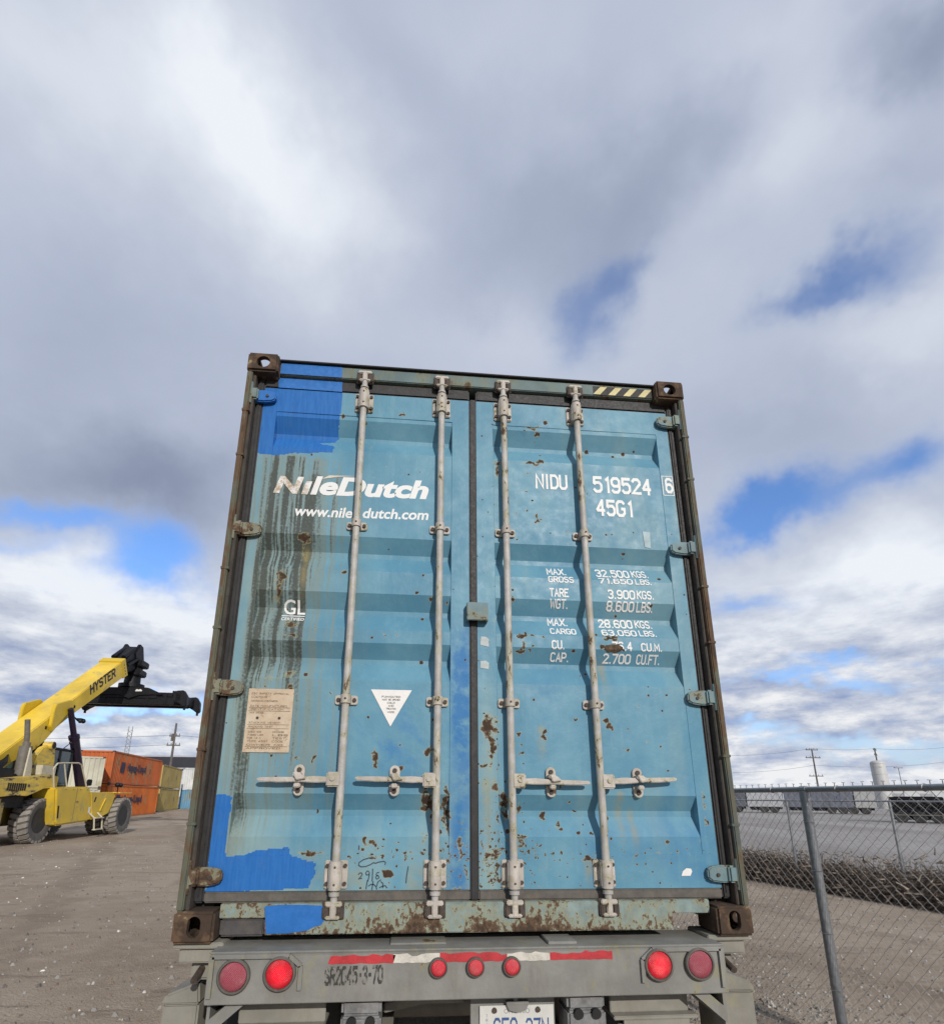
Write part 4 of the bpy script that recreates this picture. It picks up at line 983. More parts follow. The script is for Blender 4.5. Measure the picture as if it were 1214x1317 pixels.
# ---- lettering and stickers on the doors
def dfun(x, z): return door_y(x, z)
def letter(parts, parent, material=None, name='lettering', lift=0.0014): return decal(name, parts, material or M_WHITE, parent, dfun, 0, CUTS, lift)
M_WORN = None
def _worn(t, b):
    o = t.obj(); x, y, z = t.xyz(o); n = t.noise(o, 34, 7, 0.7)
    d = t.math('MULTIPLY', t.step(x, -0.90, -0.80, 1.0, 0.0), t.step(n, 0.38, 0.62), clamp=True)
    setin(t, b, col=t.mix(d, (0.78, 0.79, 0.78), (0.40, 0.30, 0.19)), rough=0.55)
M_WORN = mat('stained_white_lettering', _worn)
letter([lay_text(font_text('N', 0.045, 0.22), -1.030, 3.180, 0.150, 0.102), lay_text(font_text('\u0131', 0.045, 0.22), -0.888, 3.180, 0.052, 0.078), lay_text(font_text('l', 0.045, 0.22), -0.842, 3.181, 0.058, 0.110),
        lay_text(font_text('eDutch', 0.042, 0.22), -0.797, 3.180, 0.568, 0.112, 0.006)], door_l, M_WORN)
letter([([(-0.752, 3.300), (-0.79, 3.276), (-0.70, 3.294), (-0.60, 3.304)], [(0, 1, 2, 3)])], door_l, plain('faded_swoosh', (0.62, 0.55, 0.46), 0.6, 0.1, 20))
letter([lay_text(font_text('www.nile', 0.024, 0.16), -0.912, 3.054, 0.292, 0.060)], door_l)
letter([lay_text(font_text('dutch.com', 0.024, 0.16), -0.567, 3.058, 0.340, 0.060, 0.006)], door_l)
letter([lay_text(font_text('GL', 0.012), -0.929, 2.534, 0.104, 0.072), ([(-0.935, 2.522), (-0.824, 2.522), (-0.824, 2.527), (-0.935, 2.527)], [(0, 1, 2, 3)]), lay_text(font_text('CERTIFIED', 0.02), -0.934, 2.497, 0.110, 0.018)], door_l)
PEN = 1.30
R_TXT = [('NIDU', 0.349, 3.280, 0.178, 0.106), ('519524', 0.668, 3.280, 0.329, 0.110), ('6', 1.080, 3.298, 0.044, 0.098), ('45G1', 0.676, 3.139, 0.204, 0.108)]
for t_, *a in R_TXT: letter([lay_text(stroke_text(t_, PEN), *a)], door_r)
bxo = [(1.064, 3.283), (1.136, 3.283), (1.136, 3.407), (1.064, 3.407)]; w_ = 0.004
letter([([(1.064, 3.283), (1.128, 3.283), (1.128, 3.287), (1.064, 3.287)], [(0, 1, 2, 3)]), ([(1.064, 3.403), (1.128, 3.403), (1.128, 3.407), (1.064, 3.407)], [(0, 1, 2, 3)]), ([(1.064, 3.287), (1.068, 3.287), (1.068, 3.403), (1.064, 3.403)], [(0, 1, 2, 3)]), ([(1.124, 3.287), (1.128, 3.287), (1.128, 3.403), (1.124, 3.403)], [(0, 1, 2, 3)])], door_r)
S_TXT = [('MAX.', .394, 2.788, .103, .050), ('GROSS', .396, 2.741, .135, .038), ('32.500', .655, 2.786, .184, .055), ('KGS.', .851, 2.790, .090, .053), ('71.650', .662, 2.745, .184, .036), ('LBS.', .858, 2.747, .088, .034),
         ('TARE', .399, 2.661, .101, .053), ('WGT.', .401, 2.602, .093, .050), ('3.900', .705, 2.662, .146, .052), ('KGS.', .860, 2.664, .090, .051), ('8.600', .698, 2.601, .148, .050), ('LBS.', .858, 2.601, .086, .050),
         ('MAX.', .391, 2.514, .103, .050), ('CARGO', .396, 2.463, .135, .040), ('28.600', .654, 2.513, .186, .051), ('KGS.', .852, 2.515, .090, .050), ('63.050', .663, 2.464, .184, .038), ('LBS.', .859, 2.466, .090, .037),
         ('CU.', .399, 2.384, .063, .047), ('CAP.', .395, 2.326, .092, .048), ('76.4', .709, 2.383, .102, .050), ('CU.M.', .858, 2.385, .107, .047), ('2.700', .661, 2.324, .148, .048), ('CU.FT.', .838, 2.325, .122, .047)]
for t_, *a in S_TXT: letter([lay_text(stroke_text(t_, PEN * 0.98), *a)], door_r)
# paint torn off over part of the volume figures
rg = random.Random(4)
tear = [(0.668 + (0.085 + 0.02 * rg.random()) * (0.5 + 0.5 * math.cos(a)) * 1.05, 2.398 + (0.017 + 0.012 * rg.random()) * math.sin(a)) for a in np.linspace(0, 2 * math.pi, 18)[:-1]]
letter([(tear, [tuple(range(len(tear)))])], door_r, plain('torn_paint_rust', (0.085, 0.055, 0.032), 0.9, 0.45, 60, 0.4, (0.30, 0.2, 0.1)), 'scrape', 0.0026)
# triangle sticker
tri = decal('sticker', [([(-0.482, 2.160), (-0.289, 2.160), (-0.385, 1.986)], [(0, 1, 2)])], M_WHITE2, door_l, None, YD + 0.003, (), 0.0022)
tri['label'] = 'white triangular sticker'
tx = []
for w_, txt, zz in ((0.088, 'FUMIGATED', 2.122), (0.084, 'MUST BE OPENED', 2.108), (0.036, 'COLD', 2.093), (0.026, 'AND', 2.079), (0.046, 'TREATED', 2.065), (0.034, 'WOOD', 2.049)):
    tx.append(lay_text(stroke_text(txt, 0.9), -0.385 - w_ / 2, zz, w_, 0.009))
for q_ in tx: decal('lettering', [q_], M_INK, door_l, None, YD + 0.003, (), 0.0034)
# safety approval plate
pb = MB()
pb.box(-1.041, -0.836, YD - 0.001, YD + 0.0028, 1.860, 2.152, 0, 0.001)
for dx in (-0.052, 0.046): pb.cyl((-0.938 + dx, YD - 0.004, 2.016), (-0.938 + dx, YD, 2.016), 0.0062, n=10, m=1)
plc = pb.build('data_plate', [M_PLACARD, M_BOLT], door_l)
tx = []; rr = random.Random(9)
rows = [('CSC SAFETY APPROVAL', 2.125, .17), ('CUSTOMS', 2.108, .07), ('GERMANISCHER', 2.090, .12), ('DATE MANUFACTURED', 2.067, .165), ('IDENTIFICATION', 2.052, .15), ('MAX GROSS', 2.036, .06), ('STACKING WEIGHT', 1.990, .14), ('RACKING TEST', 1.972, .11), ('32500 KGS', 1.948, .06), ('71650 LBS', 1.934, .07), ('FOR 1.8 G', 1.920, .06), ('TYPE 45G1', 1.906, .09), ('OWNER NO', 1.890, .16), ('APPROVED', 1.875, .15)]
for txt, zz, w_ in rows: tx.append(lay_text(stroke_text(txt, 0.85), -1.026, zz, w_, 0.0085))
for txt, zz, w_ in (('KGS', 1.948, .05), ('LBS', 1.934, .07), ('TEST', 1.920, .06), ('CODE', 1.906, .05)): tx.append(lay_text(stroke_text(txt, 0.85), -0.915, zz, w_, 0.0085))
for zz in (2.063, 2.047, 1.985, 1.967, 1.886): tx.append(([(-1.032, zz), (-0.846, zz), (-0.846, zz + 0.0015), (-1.032, zz + 0.0015)], [(0, 1, 2, 3)]))
decal('lettering', tx, plain('engraved_text', (0.20, 0.13, 0.085), 0.7, 0.5, 30), door_l, None, YD - 0.001, (), 0.0012)
# remains of stickers
def scrap(pts, m, parent, lift=0.0015): letter([(pts, [tuple(range(len(pts)))])], parent, m, 'sticker', lift)
M_OLDST = plain('worn_sticker', (0.44, 0.50, 0.50), 0.6, 0.15, 30)
scrap([(0.040, 2.395), (0.082, 2.385), (0.083, 2.425), (0.070, 2.436), (0.044, 2.438)], M_OLDST, door_r)
scrap([(0.040, 2.278), (0.080, 2.272), (0.082, 2.304), (0.066, 2.315), (0.041, 2.312)], M_OLDST, door_r)
scrap([(0.948, 1.334), (0.990, 1.334), (1.000, 1.352), (0.996, 1.364), (0.974, 1.366), (0.955, 1.352)], M_WHITE2, door_r)
scrap([(0.930, 2.965), (0.962, 2.960), (0.966, 3.055), (0.926, 3.058)], plain('pale_scuff', (0.36, 0.47, 0.50), 0.6, 0.2, 25), door_r)
scrap([(0.052, 2.520), (0.070, 2.518), (0.071, 2.530)], M_OLDST, door_r)
# marker scribble by hand near the bottom of the left door
def scribble(lines, parent, w):
    parts = []
    for P in lines:
        P = [Vector(p) for p in P]; V = []; F = []
        for i, p in enumerate(P):
            d = (P[min(i + 1, len(P) - 1)] - P[max(i - 1, 0)]).normalized(); n = Vector((-d.y, d.x)) * w / 2
            V += [tuple(p + n), tuple(p - n)]
        for i in range(len(P) - 1): F.append((2 * i, 2 * i + 1, 2 * i + 3, 2 * i + 2))
        parts.append((V, F))
    return decal('scribble', parts, plain('marker_ink', (0.035, 0.05, 0.075), 0.6, 0.2, 30), parent, lambda x, z: door_y(x, z) , 0, (), 0.0016)
scribble([[(-0.438, 1.411), (-0.454, 1.414), (-0.479, 1.407), (-0.497, 1.395), (-0.498, 1.384), (-0.488, 1.378), (-0.468, 1.379), (-0.447, 1.387), (-0.434, 1.395), (-0.426, 1.392), (-0.411, 1.397), (-0.390, 1.400), (-0.383, 1.395), (-0.385, 1.385)], [(-0.498, 1.346), (-0.492, 1.353), (-0.483, 1.353), (-0.481, 1.346), (-0.489, 1.336), (-0.497, 1.329), (-0.481, 1.332)], [(-0.452, 1.359), (-0.461, 1.361), (-0.466, 1.353), (-0.463, 1.345), (-0.454, 1.346), (-0.451, 1.356), (-0.451, 1.341), (-0.456, 1.319)], [(-0.437, 1.370), (-0.437, 1.341), (-0.437, 1.319)], [(-0.409, 1.355), (-0.419, 1.353), (-0.422, 1.346), (-0.411, 1.341), (-0.408, 1.333), (-0.418, 1.328), (-0.424, 1.336), (-0.414, 1.343)], [(-0.457, 1.324), (-0.460, 1.307), (-0.462, 1.288)], [(-0.453, 1.300), (-0.443, 1.307), (-0.428, 1.306), (-0.419, 1.297), (-0.416, 1.286)], [(-0.433, 1.319), (-0.435, 1.302), (-0.437, 1.285)], [(-0.400, 1.326), (-0.413, 1.316), (-0.417, 1.299)], [(-0.400, 1.319), (-0.390, 1.309), (-0.391, 1.292)], [(-0.406, 1.294), (-0.394, 1.299), (-0.381, 1.302), (-0.372, 1.292)], [(-0.501, 1.465), (-0.501, 1.447)], [(-0.284, 1.379), (-0.290, 1.340), (-0.292, 1.311)]], door_l, 0.0042)
# ================================================================== TRAILER
tr = thing('container_trailer', 'dusty grey container chassis trailer with round red tail lights carrying the blue container', 'trailer', (0, 0, 0))
b = MB()
b.box(-1.042, 1.036, -0.060, -0.046, 0.905, 1.074, 0, 0.003)                       # rear face of the bumper beam
b.box(-1.044, 1.038, -0.062, 0.200, 1.0745, 1.086, 0, 0.005)
b.box(-1.042, 1.036, -0.046, 0.19, 0.905, 0.915, 0)
b.box(-1.042, -1.028, -0.0455, 0.19, 0.9155, 1.074, 0); b.box(1.022, 1.036, -0.0455, 0.19, 0.9155, 1.074, 0)
b.box(-0.35, -0.12, 0.0, 0.15, 1.0865, 1.094, 0, 0.002); b.box(0.30, 0.42, -0.03, 0.10, 1.0865, 1.098, 0, 0.002)
bump_ = b.build('bumper_beam', M_CHASSIS, tr)
# raised lamp surrounds
for sx in (-1, 1):
    f = MB(); X = lambda v: sx * v + (0 if sx < 0 else -0.012)
    path = [(X(1.026), 0.93), (X(1.026), 1.0715), (X(0.735), 1.0715), (X(0.690), 1.036), (X(0.690), 0.952)]
    for (xa, za), (xb, zb_) in zip(path, path[1:]):
        d = Vector((xb - xa, zb_ - za)).normalized(); n = Vector((-d.y, d.x)) * 0.008
        f.prism([(xa + n.x, za + n.y), (xb + n.x, zb_ + n.y), (xb - n.x, zb_ - n.y), (xa - n.x, za - n.y)], 'y', -0.072, -0.0605, 0)
    f.build('lamp_surround', M_CHASSIS, tr)
def lamp(x, z, r, lens_mat, name, lab):
    h = MB()
    h.lathe([(r * 1.20, -0.0605), (r * 1.20, -0.074), (r * 1.13, -0.079), (r * 1.03, -0.0795), (r * 0.98, -0.073), (r * 0.96, -0.062)], (x, 0, z), 'y', 36, 0, closed=True)
    rim = h.build(name, plain('lamp_rubber_ring', (0.115, 0.105, 0.092), 0.75, 0.2, 30, 0.4, (0.20, 0.18, 0.15)), tr)
    rim['label'] = lab
    l = MB()
    l.lathe([(r * 0.975, -0.064), (r * 0.96, -0.076), (r * 0.88, -0.079), (r * 0.75, -0.082), (r * 0.6, -0.0835), (r * 0.45, -0.0845), (r * 0.3, -0.085), (r * 0.15, -0.0857), (0.0, -0.086)], (x, 0, z), 'y', 36, 0)
    lo = l.build('lens', lens_mat, rim)
    at = lo.data.attributes.new('glow', 'FLOAT', 'POINT')          # the bulb behind the lens: strongest at its middle
    for i_, v_ in enumerate(lo.data.vertices): at.data[i_].value = 0.10 + 0.9 * math.exp(-(((v_.co.x - x) / (r * 0.55)) ** 2 + ((v_.co.z - z) / (r * 0.6)) ** 2))
    if r < 0.03:
        k = MB(); k.lathe([(r * 0.30, -0.083), (r * 0.26, -0.089), (0.0, -0.0895)], (x, 0, z), 'y', 18, 0); k.build('lens_boss', lens_mat, rim)
for x, z, m_, lab in ((-0.940, 1.004, M_LENS_OFF, 'faded unlit red tail light'), (-0.768, 1.010, M_LENS_ON, 'glowing red tail light'), (0.745, 1.016, M_LENS_ON, 'glowing red tail light'), (0.918, 1.016, M_LENS_OFF, 'faded unlit red tail light')):
    lamp(x, z, 0.0515, m_, 'tail_light', lab)
for x in (-0.156, -0.008, 0.138): lamp(x, 1.0195, 0.0305, M_LENS_SM, 'marker_light', 'small round red marker light')
# reflective tape, chipped along its edges
def tape(x0, x1, z0, z1, m_, seed, slant=0.0):
    r = random.Random(seed); n = max(6, int((x1 - x0) / 0.018)); top = []; bot = []
    for i in range(n + 1):
        x = x0 + (x1 - x0) * i / n
        top.append((x + slant, z1 - 0.013 * max(0, vnoise(np.array(x * 38.0), np.array(seed * 1.7), 3) - 0.35) * 1.6 - 0.003 * r.random())); bot.append((x, z0 + 0.004 * r.random()))
    V = bot + top; F = [(i, i + 1, n + 2 + i, n + 1 + i) for i in range(n)]
    decal('reflective_tape', [(V, F)], m_, tr, None, -0.060, (), 0.0016)
for i, (x0, x1, m_) in enumerate(((-0.588, -0.335, M_TAPE_R), (-0.334, -0.150, M_TAPE_W), (-0.149, 0.120, M_TAPE_R), (0.121, 0.296, M_TAPE_W), (0.297, 0.556, M_TAPE_R))):
    tape(x0, x1, 1.036, 1.0725, m_, i + 2, 0.010 if i == 0 else 0.0)
def _stencil(t, b):
    o = t.obj(); n = t.noise(t.scale(o, (1, 1, 0.5)), 70, 6, 0.7)
    setin(t, b, col=t.mix(t.step(n, 0.50, 0.60), (0.040, 0.039, 0.037), (0.22, 0.212, 0.188)), rough=0.8)
decal('lettering', [lay_text(stroke_text('SR2045-3-70', 1.5, 1.5), -0.598, 0.960, 0.226, 0.069, 0.004)], mat('stencil_black', _stencil), tr, None, -0.060, (), 0.0016)
# underside: rails, cross members, bolsters
b = MB()
for sx in (-1, 1):
    b.box(sx * 0.40 - 0.07, sx * 0.40 + 0.07, 0.20, 12.0, 0.70, 0.72, 0); b.box(sx * 0.40 - 0.07, sx * 0.40 + 0.07, 0.20, 12.0, 1.04, 1.06, 0); b.box(sx * 0.40 - 0.008, sx * 0.40 + 0.008, 0.20, 12.0, 0.721, 1.039, 0)
for yy in (1.6, 3.2, 5.0, 7.0, 9.0, 11.0): b.box(-0.33, 0.33, yy, yy + 0.10, 0.85, 0.98, 0)
b.build('frame_rail', M_CHASSIS2, tr)
for sx in (-1, 1):
    t_ = MB()
    X = lambda a_, b_: (min(sx * a_, sx * b_), max(sx * a_, sx * b_))
    t_.box(*X(1.02, 1.215), 0.03, 0.21, 1.076, 1.0985, 0, 0.004)
    t_.box(*X(1.035, 1.195), 0.05, 0.20, 1.020, 1.076, 0, 0.006)
    t_.box(*X(1.00, 1.16), 0.10, 0.20, 0.945, 1.0195, 0, 0.010)
    t_.cyl((sx * 1.115, 0.11, 0.99), (sx * 1.115, 0.02, 0.965), 0.014, n=10, m=1)
    t_.build('twist_lock', [M_CHASSIS2, M_BOLT], tr)
# plates under the bumper, hanging parts
p = MB()
p.box(-0.94, -0.600, 0.06, 0.075, 0.800, 0.9045, 0, 0.003); p.box(-0.94, -0.600, 0.02, 0.20, 0.780, 0.7995, 0, 0.003); p.box(-0.92, -0.62, 0.03, 0.05, 0.62, 0.779, 0, 0.006)
p.build('step_plate', M_CHASSIS2, tr)
p = MB(); p.box(0.575, 0.915, 0.06, 0.075, 0.805, 0.9045, 0, 0.003); p.box(0.575, 0.935, 0.02, 0.20, 0.790, 0.8045, 0, 0.003); p.box(0.60, 0.92, 0.03, 0.05, 0.62, 0.789, 0, 0.02)
p.build('step_plate', M_CHASSIS2, tr)
for sx in (-1, 1):
    p = MB()
    p.prism([(sx * 1.03, 0.79), (sx * 1.03, 0.845), (sx * 0.955, 0.9045), (sx * 0.890, 0.9045)], 'y', -0.03, 0.12, 0)
    p.box(min(sx * 1.028, sx * 1.040), max(sx * 1.028, sx * 1.040), -0.02, 0.19, 0.60, 0.9045, 0)
    p.build('bumper_brace', M_CHASSIS, tr)
    p = MB()
    p.box(min(sx * 1.13, sx * 1.275), max(sx * 1.13, sx * 1.275), 0.16, 0.30, 0.30, 0.842, 0, 0.008)
    p.prism([(sx * 1.125, 0.8425), (sx * 1.283, 0.8425), (sx * 1.262, 0.880), (sx * 1.19, 0.905), (sx * 1.135, 0.925)], 'y', 0.15, 0.31, 0, 0.008)
    p.build('corner_guard', M_CHASSIS2, tr)
for sx, dx in ((-1, -0.452), (1, 0.446)):
    d_ = MB()
    d_.box(dx - 0.078, dx + 0.078, -0.03, 0.13, 0.845, 0.9045, 0, 0.012)
    d_.prism([(-0.035, 0.60), (0.12, 0.60), (0.12, 0.8449), (-0.035, 0.8449)], 'x', dx - 0.078, dx + 0.078, 0, 0.008)
    for q in (-0.036, 0.036): d_.cyl((dx + q, -0.045, 0.838 if sx > 0 else 0.828), (dx + q, -0.03, 0.838 if sx > 0 else 0.828), 0.019, n=14, m=1)
    d_.build('bumper_bracket', [plain('scuffed_steel', (0.20, 0.20, 0.20), 0.55, 0.35, 14, 0.3, (0.10, 0.095, 0.09)), M_BLACK], tr)
p = MB(); p.prism([(-0.37, 0.83), (-0.06, 0.875), (-0.03, 0.86), (-0.03, 0.82), (-0.20, 0.82), (-0.37, 0.79)], 'y', 0.16, 0.24, 0, 0.004); p.build('cross_brace', M_CHASSIS2, tr)
p = MB(); p.box(-0.015, 0.335, 0.050, 0.062, 0.60, 0.9045, 0, 0.002); p.build('plate_holder', M_CHASSIS, tr)
p = MB(); p.box(0.022, 0.328, 0.040, 0.0425, 0.690, 0.848, 0, 0.0)
lp = p.build('licence_plate', plain('plate_white', (0.66, 0.66, 0.63), 0.4, 0.05, 12, 0.12, (0.42, 0.40, 0.36)), tr)
decal('lettering', [lay_text(stroke_text('6F8', 0.9), 0.078, 0.725, 0.098, 0.080), lay_text(stroke_text('27N', 0.9), 0.208, 0.725, 0.098, 0.080)], plain('plate_blue', (0.05, 0.10, 0.26), 0.5, 0.1, 20), lp, None, 0.040, (), 0.001)
decal('lettering', [lay_text(font_text('ONTARIO', 0.0), 0.122, 0.819, 0.106, 0.017)] + [lay_text(stroke_text(c_, 0.8), 0.047, z_, 0.008, 0.010) for c_, z_ in (('T', .808), ('R', .792), ('A', .776), ('I', .760), ('L', .744))], plain('plate_grey_ink', (0.30, 0.31, 0.33), 0.5, 0.1, 20), lp, None, 0.040, (), 0.001)
for dx in (0.082, 0.262):
    p = MB(); p.cyl((dx, 0.032, 0.832), (dx, 0.040, 0.832), 0.010, n=12, m=0); p.build('plate_bolt', M_BOLT, lp)
p = MB(); p.box(0.160, 0.178, 0.028, 0.050, 0.866, 0.9045, 0, 0.002); p.box(0.130, 0.222, 0.022, 0.049, 0.8535, 0.866, 0, 0.002)
p.prism([(0.132, 0.8534), (0.220, 0.8534), (0.210, 0.834), (0.176, 0.826), (0.142, 0.834)], 'y', 0.024, 0.036, 0); p.build('plate_lamp', M_CHASSIS, tr)
# axles and wheels beneath
def wheel(parent, x, y, z, r, w, name, tyre_m, rim_m, lugs=0):
    t_ = MB(); h = w / 2
    t_.lathe([(r * 0.56, -h * 0.86), (r * 0.70, -h), (r * 0.90, -h * 0.98), (r * 0.985, -h * 0.80), (r, -h * 0.45), (r, h * 0.45), (r * 0.985, h * 0.80), (r * 0.90, h * 0.98), (r * 0.70, h), (r * 0.56, h * 0.86)], (x, y, z), 'x', 40, 0, closed=True)
    if lugs:
        for i in range(lugs):
            a = 2 * math.pi * i / lugs
            for sx in (-1, 1):
                a2 = a + (math.pi / lugs if sx > 0 else 0); da = 2 * math.pi / lugs * 0.33
                V = []
                for (hx, rr, sk) in ((0.04, r * 0.985, 0.35), (0.04, r * 1.04, 0.35), (1.01, r * 1.01, 0), (1.01, r * 0.88, 0)):
                    for q in (-1, 1):
                        th = a2 + q * da + sk * 2 * math.pi / lugs
                        V.append((x + sx * h * hx, y + rr * math.cos(th), z + rr * math.sin(th)))
                t_.add(V, [(0, 1, 3, 2), (2, 3, 5, 4), (4, 5, 7, 6), (0, 2, 4, 6), (1, 7, 5, 3)], 1)
    ty = t_.build(name, [tyre_m, M_LUG], parent, 30)
    k = MB()
    k.lathe([(r * 0.575, -h * 0.85), (r * 0.53, -h * 0.62), (r * 0.30, -h * 0.45), (r * 0.26, -h * 0.70), (0.0, -h * 0.72)], (x, y, z), 'x', 28, 0)
    k.lathe([(0.0, h * 0.72), (r * 0.26, h * 0.70), (r * 0.30, h * 0.45), (r * 0.53, h * 0.62), (r * 0.575, h * 0.85)], (x, y, z), 'x', 28, 0)
    for i in range(8):
        a = 2 * math.pi * i / 8
        k.cyl((x + h * 0.5, y + r * 0.40 * math.cos(a), z + r * 0.40 * math.sin(a)), (x + h * 0.62, y + r * 0.40 * math.cos(a), z + r * 0.40 * math.sin(a)), r * 0.03, n=8)
    k.build('rim', rim_m, ty)
    return ty
for yy in (1.15, 2.40):
    a = MB(); a.cyl((-0.95, yy, 0.50), (0.95, yy, 0.50), 0.065, n=16); a.build('axle', M_CHASSIS2, tr)
    for sx in (-1, 1):
        for xx in (0.72, 1.04): wheel(tr, sx * xx, yy, 0.50, 0.50, 0.27, 'wheel', M_TYRE_D, M_RIM)
# ================================================================== REACH STACKER (local axes: x right, y forward, z up)
rs = thing('reach_stacker', 'yellow reach stacker with rust on its hood, boom raised and black spreader frame', 'reach stacker', (-14.954, 19.214, 0.0), rad(3.0))
b = MB()
b.box(-0.55, 0.55, -2.6, 5.3, 0.62, 1.25, 0, 0.03)
b.box(-1.35, 1.35, -3.1, -2.2, 0.55, 1.55, 0, 0.12)
b.box(-1.25, 1.25, 4.75, 5.05, 0.62, 0.95, 0, 0.03)
b.build('chassis_frame', rusty('machine_frame_yellow', (0.40, 0.27, 0.03), 0.35, 1.6, (1, 1, 1), 0.4), rs)
b = MB(); b.box(-1.15, 1.15, -2.9, -1.0, 1.25, 1.62, 0, 0.03); b.box(-0.95, 0.95, -2.4, 0.6, 1.3, 2.15, 0, 0.05); b.box(-0.9, 0.9, -0.4, 0.35, 0.7, 1.5, 0, 0.05); b.build('engine_block', M_MBLK, rs)
# rear fenders with a bent lower edge over the tyre
for sx in (-1, 1):
    f = MB()
    f.prism([(-3.05, 2.16), (-0.25, 2.40), (0.18, 2.36), (0.20, 1.80), (-0.02, 1.84), (-0.28, 1.92), (-0.62, 1.90), (-1.05, 1.76), (-1.5, 1.64), (-2.1, 1.66), (-3.05, 1.60)], 'x', sx * 1.44, sx * 1.50, 0, 0.012)
    f.prism([(-3.05, 2.165), (-0.25, 2.405), (0.18, 2.365), (0.18, 2.33), (-0.25, 2.365), (-3.05, 2.125)], 'x', sx * 0.55, sx * 1.4399, 0, 0.0)
    f.prism([(0.17, 2.36), (0.22, 1.2), (0.30, 0.75), (0.24, 0.75), (0.14, 1.2), (0.10, 2.30)], 'x', sx * 0.75, sx * 1.4399, 0)
    f.build('rear_fender', M_MRUST, rs)
    f = MB()
    f.prism([(-0.30, 1.95), (2.12, 2.02), (2.45, 1.35), (2.66, 0.78), (2.55, 0.66), (0.20, 0.57), (0.08, 0.70)], 'x', sx * 0.62, sx * 1.75, 0, 0.07)
    tk = f.build('side_tank', M_MYEL, rs)
    if sx > 0:
        k = MB(); k.box(1.751, 1.756, 2.28, 2.42, 0.98, 1.22, 0); k.build('label_plate', M_WHITE2, tk)
        k = MB(); k.prism([(0.02, 1.30), (0.10, 1.30), (0.18, 0.85), (0.10, 0.85)], 'x', 1.751, 1.762, 0); k.build('slot', M_MBLK, tk)
    f = MB()
    f.prism([(2.20, 1.80), (4.42, 1.82), (4.22, 1.30), (3.98, 0.92), (3.35, 0.78), (2.62, 0.70)], 'x', sx * 0.62, sx * 1.78, 0, 0.03)
    f.prism([(4.15, 1.825), (5.35, 1.825), (5.35, 1.79), (4.15, 1.79)], 'x', sx * 1.3, sx * 2.05, 0)
    fn = f.build('front_fender', M_MYEL, rs)
    if sx > 0:
        k = MB(); k.prism([(2.62, 1.62), (2.70, 1.62), (2.62, 1.42), (2.54, 1.42)], 'x', 1.781, 1.79, 0); k.build('slot', M_MBLK, fn)
        k = MB(); k.tube([(1.80, 3.45, 1.55), (1.80, 3.12, 1.05)], 0.022); k.tube([(1.80, 3.12, 1.05), (1.80, 3.30, 1.08)], 0.016); k.build('hand_grip', M_MYEL, fn)
    # steps
    k = MB()
    for yy in (2.30, 2.95): k.tube([(sx * 1.80, yy, 0.98), (sx * 1.98, yy + 0.08, 0.78), (sx * 2.0, yy + 0.18, 0.30)], 0.032)
    for zz, yy in ((0.32, 2.47), (0.78, 2.39)): k.box(min(sx * 1.93, sx * 2.06), max(sx * 1.93, sx * 2.06), yy, yy + 0.66, zz - 0.02, zz + 0.02, 0)
    k.build('step', M_MWHITE, rs)
    # hand rails round the cab platform
    k = MB()
    k.tube([(sx * 1.62, -0.22, 1.95), (sx * 1.62, -0.48, 2.62), (sx * 1.62, -0.28, 2.82), (sx * 1.62, 0.10, 2.86), (sx * 1.62, 1.15, 2.92), (sx * 1.62, 1.38, 2.86), (sx * 1.62, 2.12, 1.96)], 0.028)
    k.tube([(sx * 1.62, 0.15, 2.86), (sx * 1.62, 0.62, 1.99)], 0.026)
    k.build('hand_rail', M_MWHITE, rs)
wheel(rs, 1.42 - 0.29, -0.28, 0.775, 0.775, 0.60, 'rear_wheel', M_TYRE, M_RIM, 22)
wheel(rs, -1.13, -0.28, 0.775, 0.775, 0.60, 'rear_wheel', M_TYRE, M_RIM, 22)
for xx in (1.76, 1.10, -1.10, -1.76): wheel(rs, xx, 4.88, 0.79, 0.79, 0.58, 'front_wheel', M_TYRE, M_RIM, 22)
for sx in (-1, 1):                                             # grilles, latches and tread plates on the hood
    k = MB()
    for q in range(9): k.box(min(sx * 1.501, sx * 1.512), max(sx * 1.501, sx * 1.512), -2.6 + q * 0.11, -2.54 + q * 0.11, 1.82, 2.06, 0)
    k.build('grille', M_MBLK, rs)
    k = MB()
    for q in range(4): k.cyl((sx * 1.751, 0.35 + q * 0.52, 1.90), (sx * 1.762, 0.35 + q * 0.52, 1.90), 0.022, n=8)
    k.box(min(sx * 1.7505, sx * 1.757), max(sx * 1.7505, sx * 1.757), 1.16, 1.175, 0.75, 1.97, 0); k.box(min(sx * 1.7505, sx * 1.775), max(sx * 1.7505, sx * 1.775), 1.22, 1.34, 1.42, 1.46, 0)
    k.build('tank_fitting', M_MGREY, rs)
k = MB()
for q in range(5): k.tube([(1.05, -0.5 + q * 0.12, 2.42), (1.15, -0.3 + q * 0.16, 2.58 + 0.05 * (q % 2)), (1.02, 0.4 + q * 0.10, 2.50)], 0.022)
k.build('hose', M_MBLK, rs)
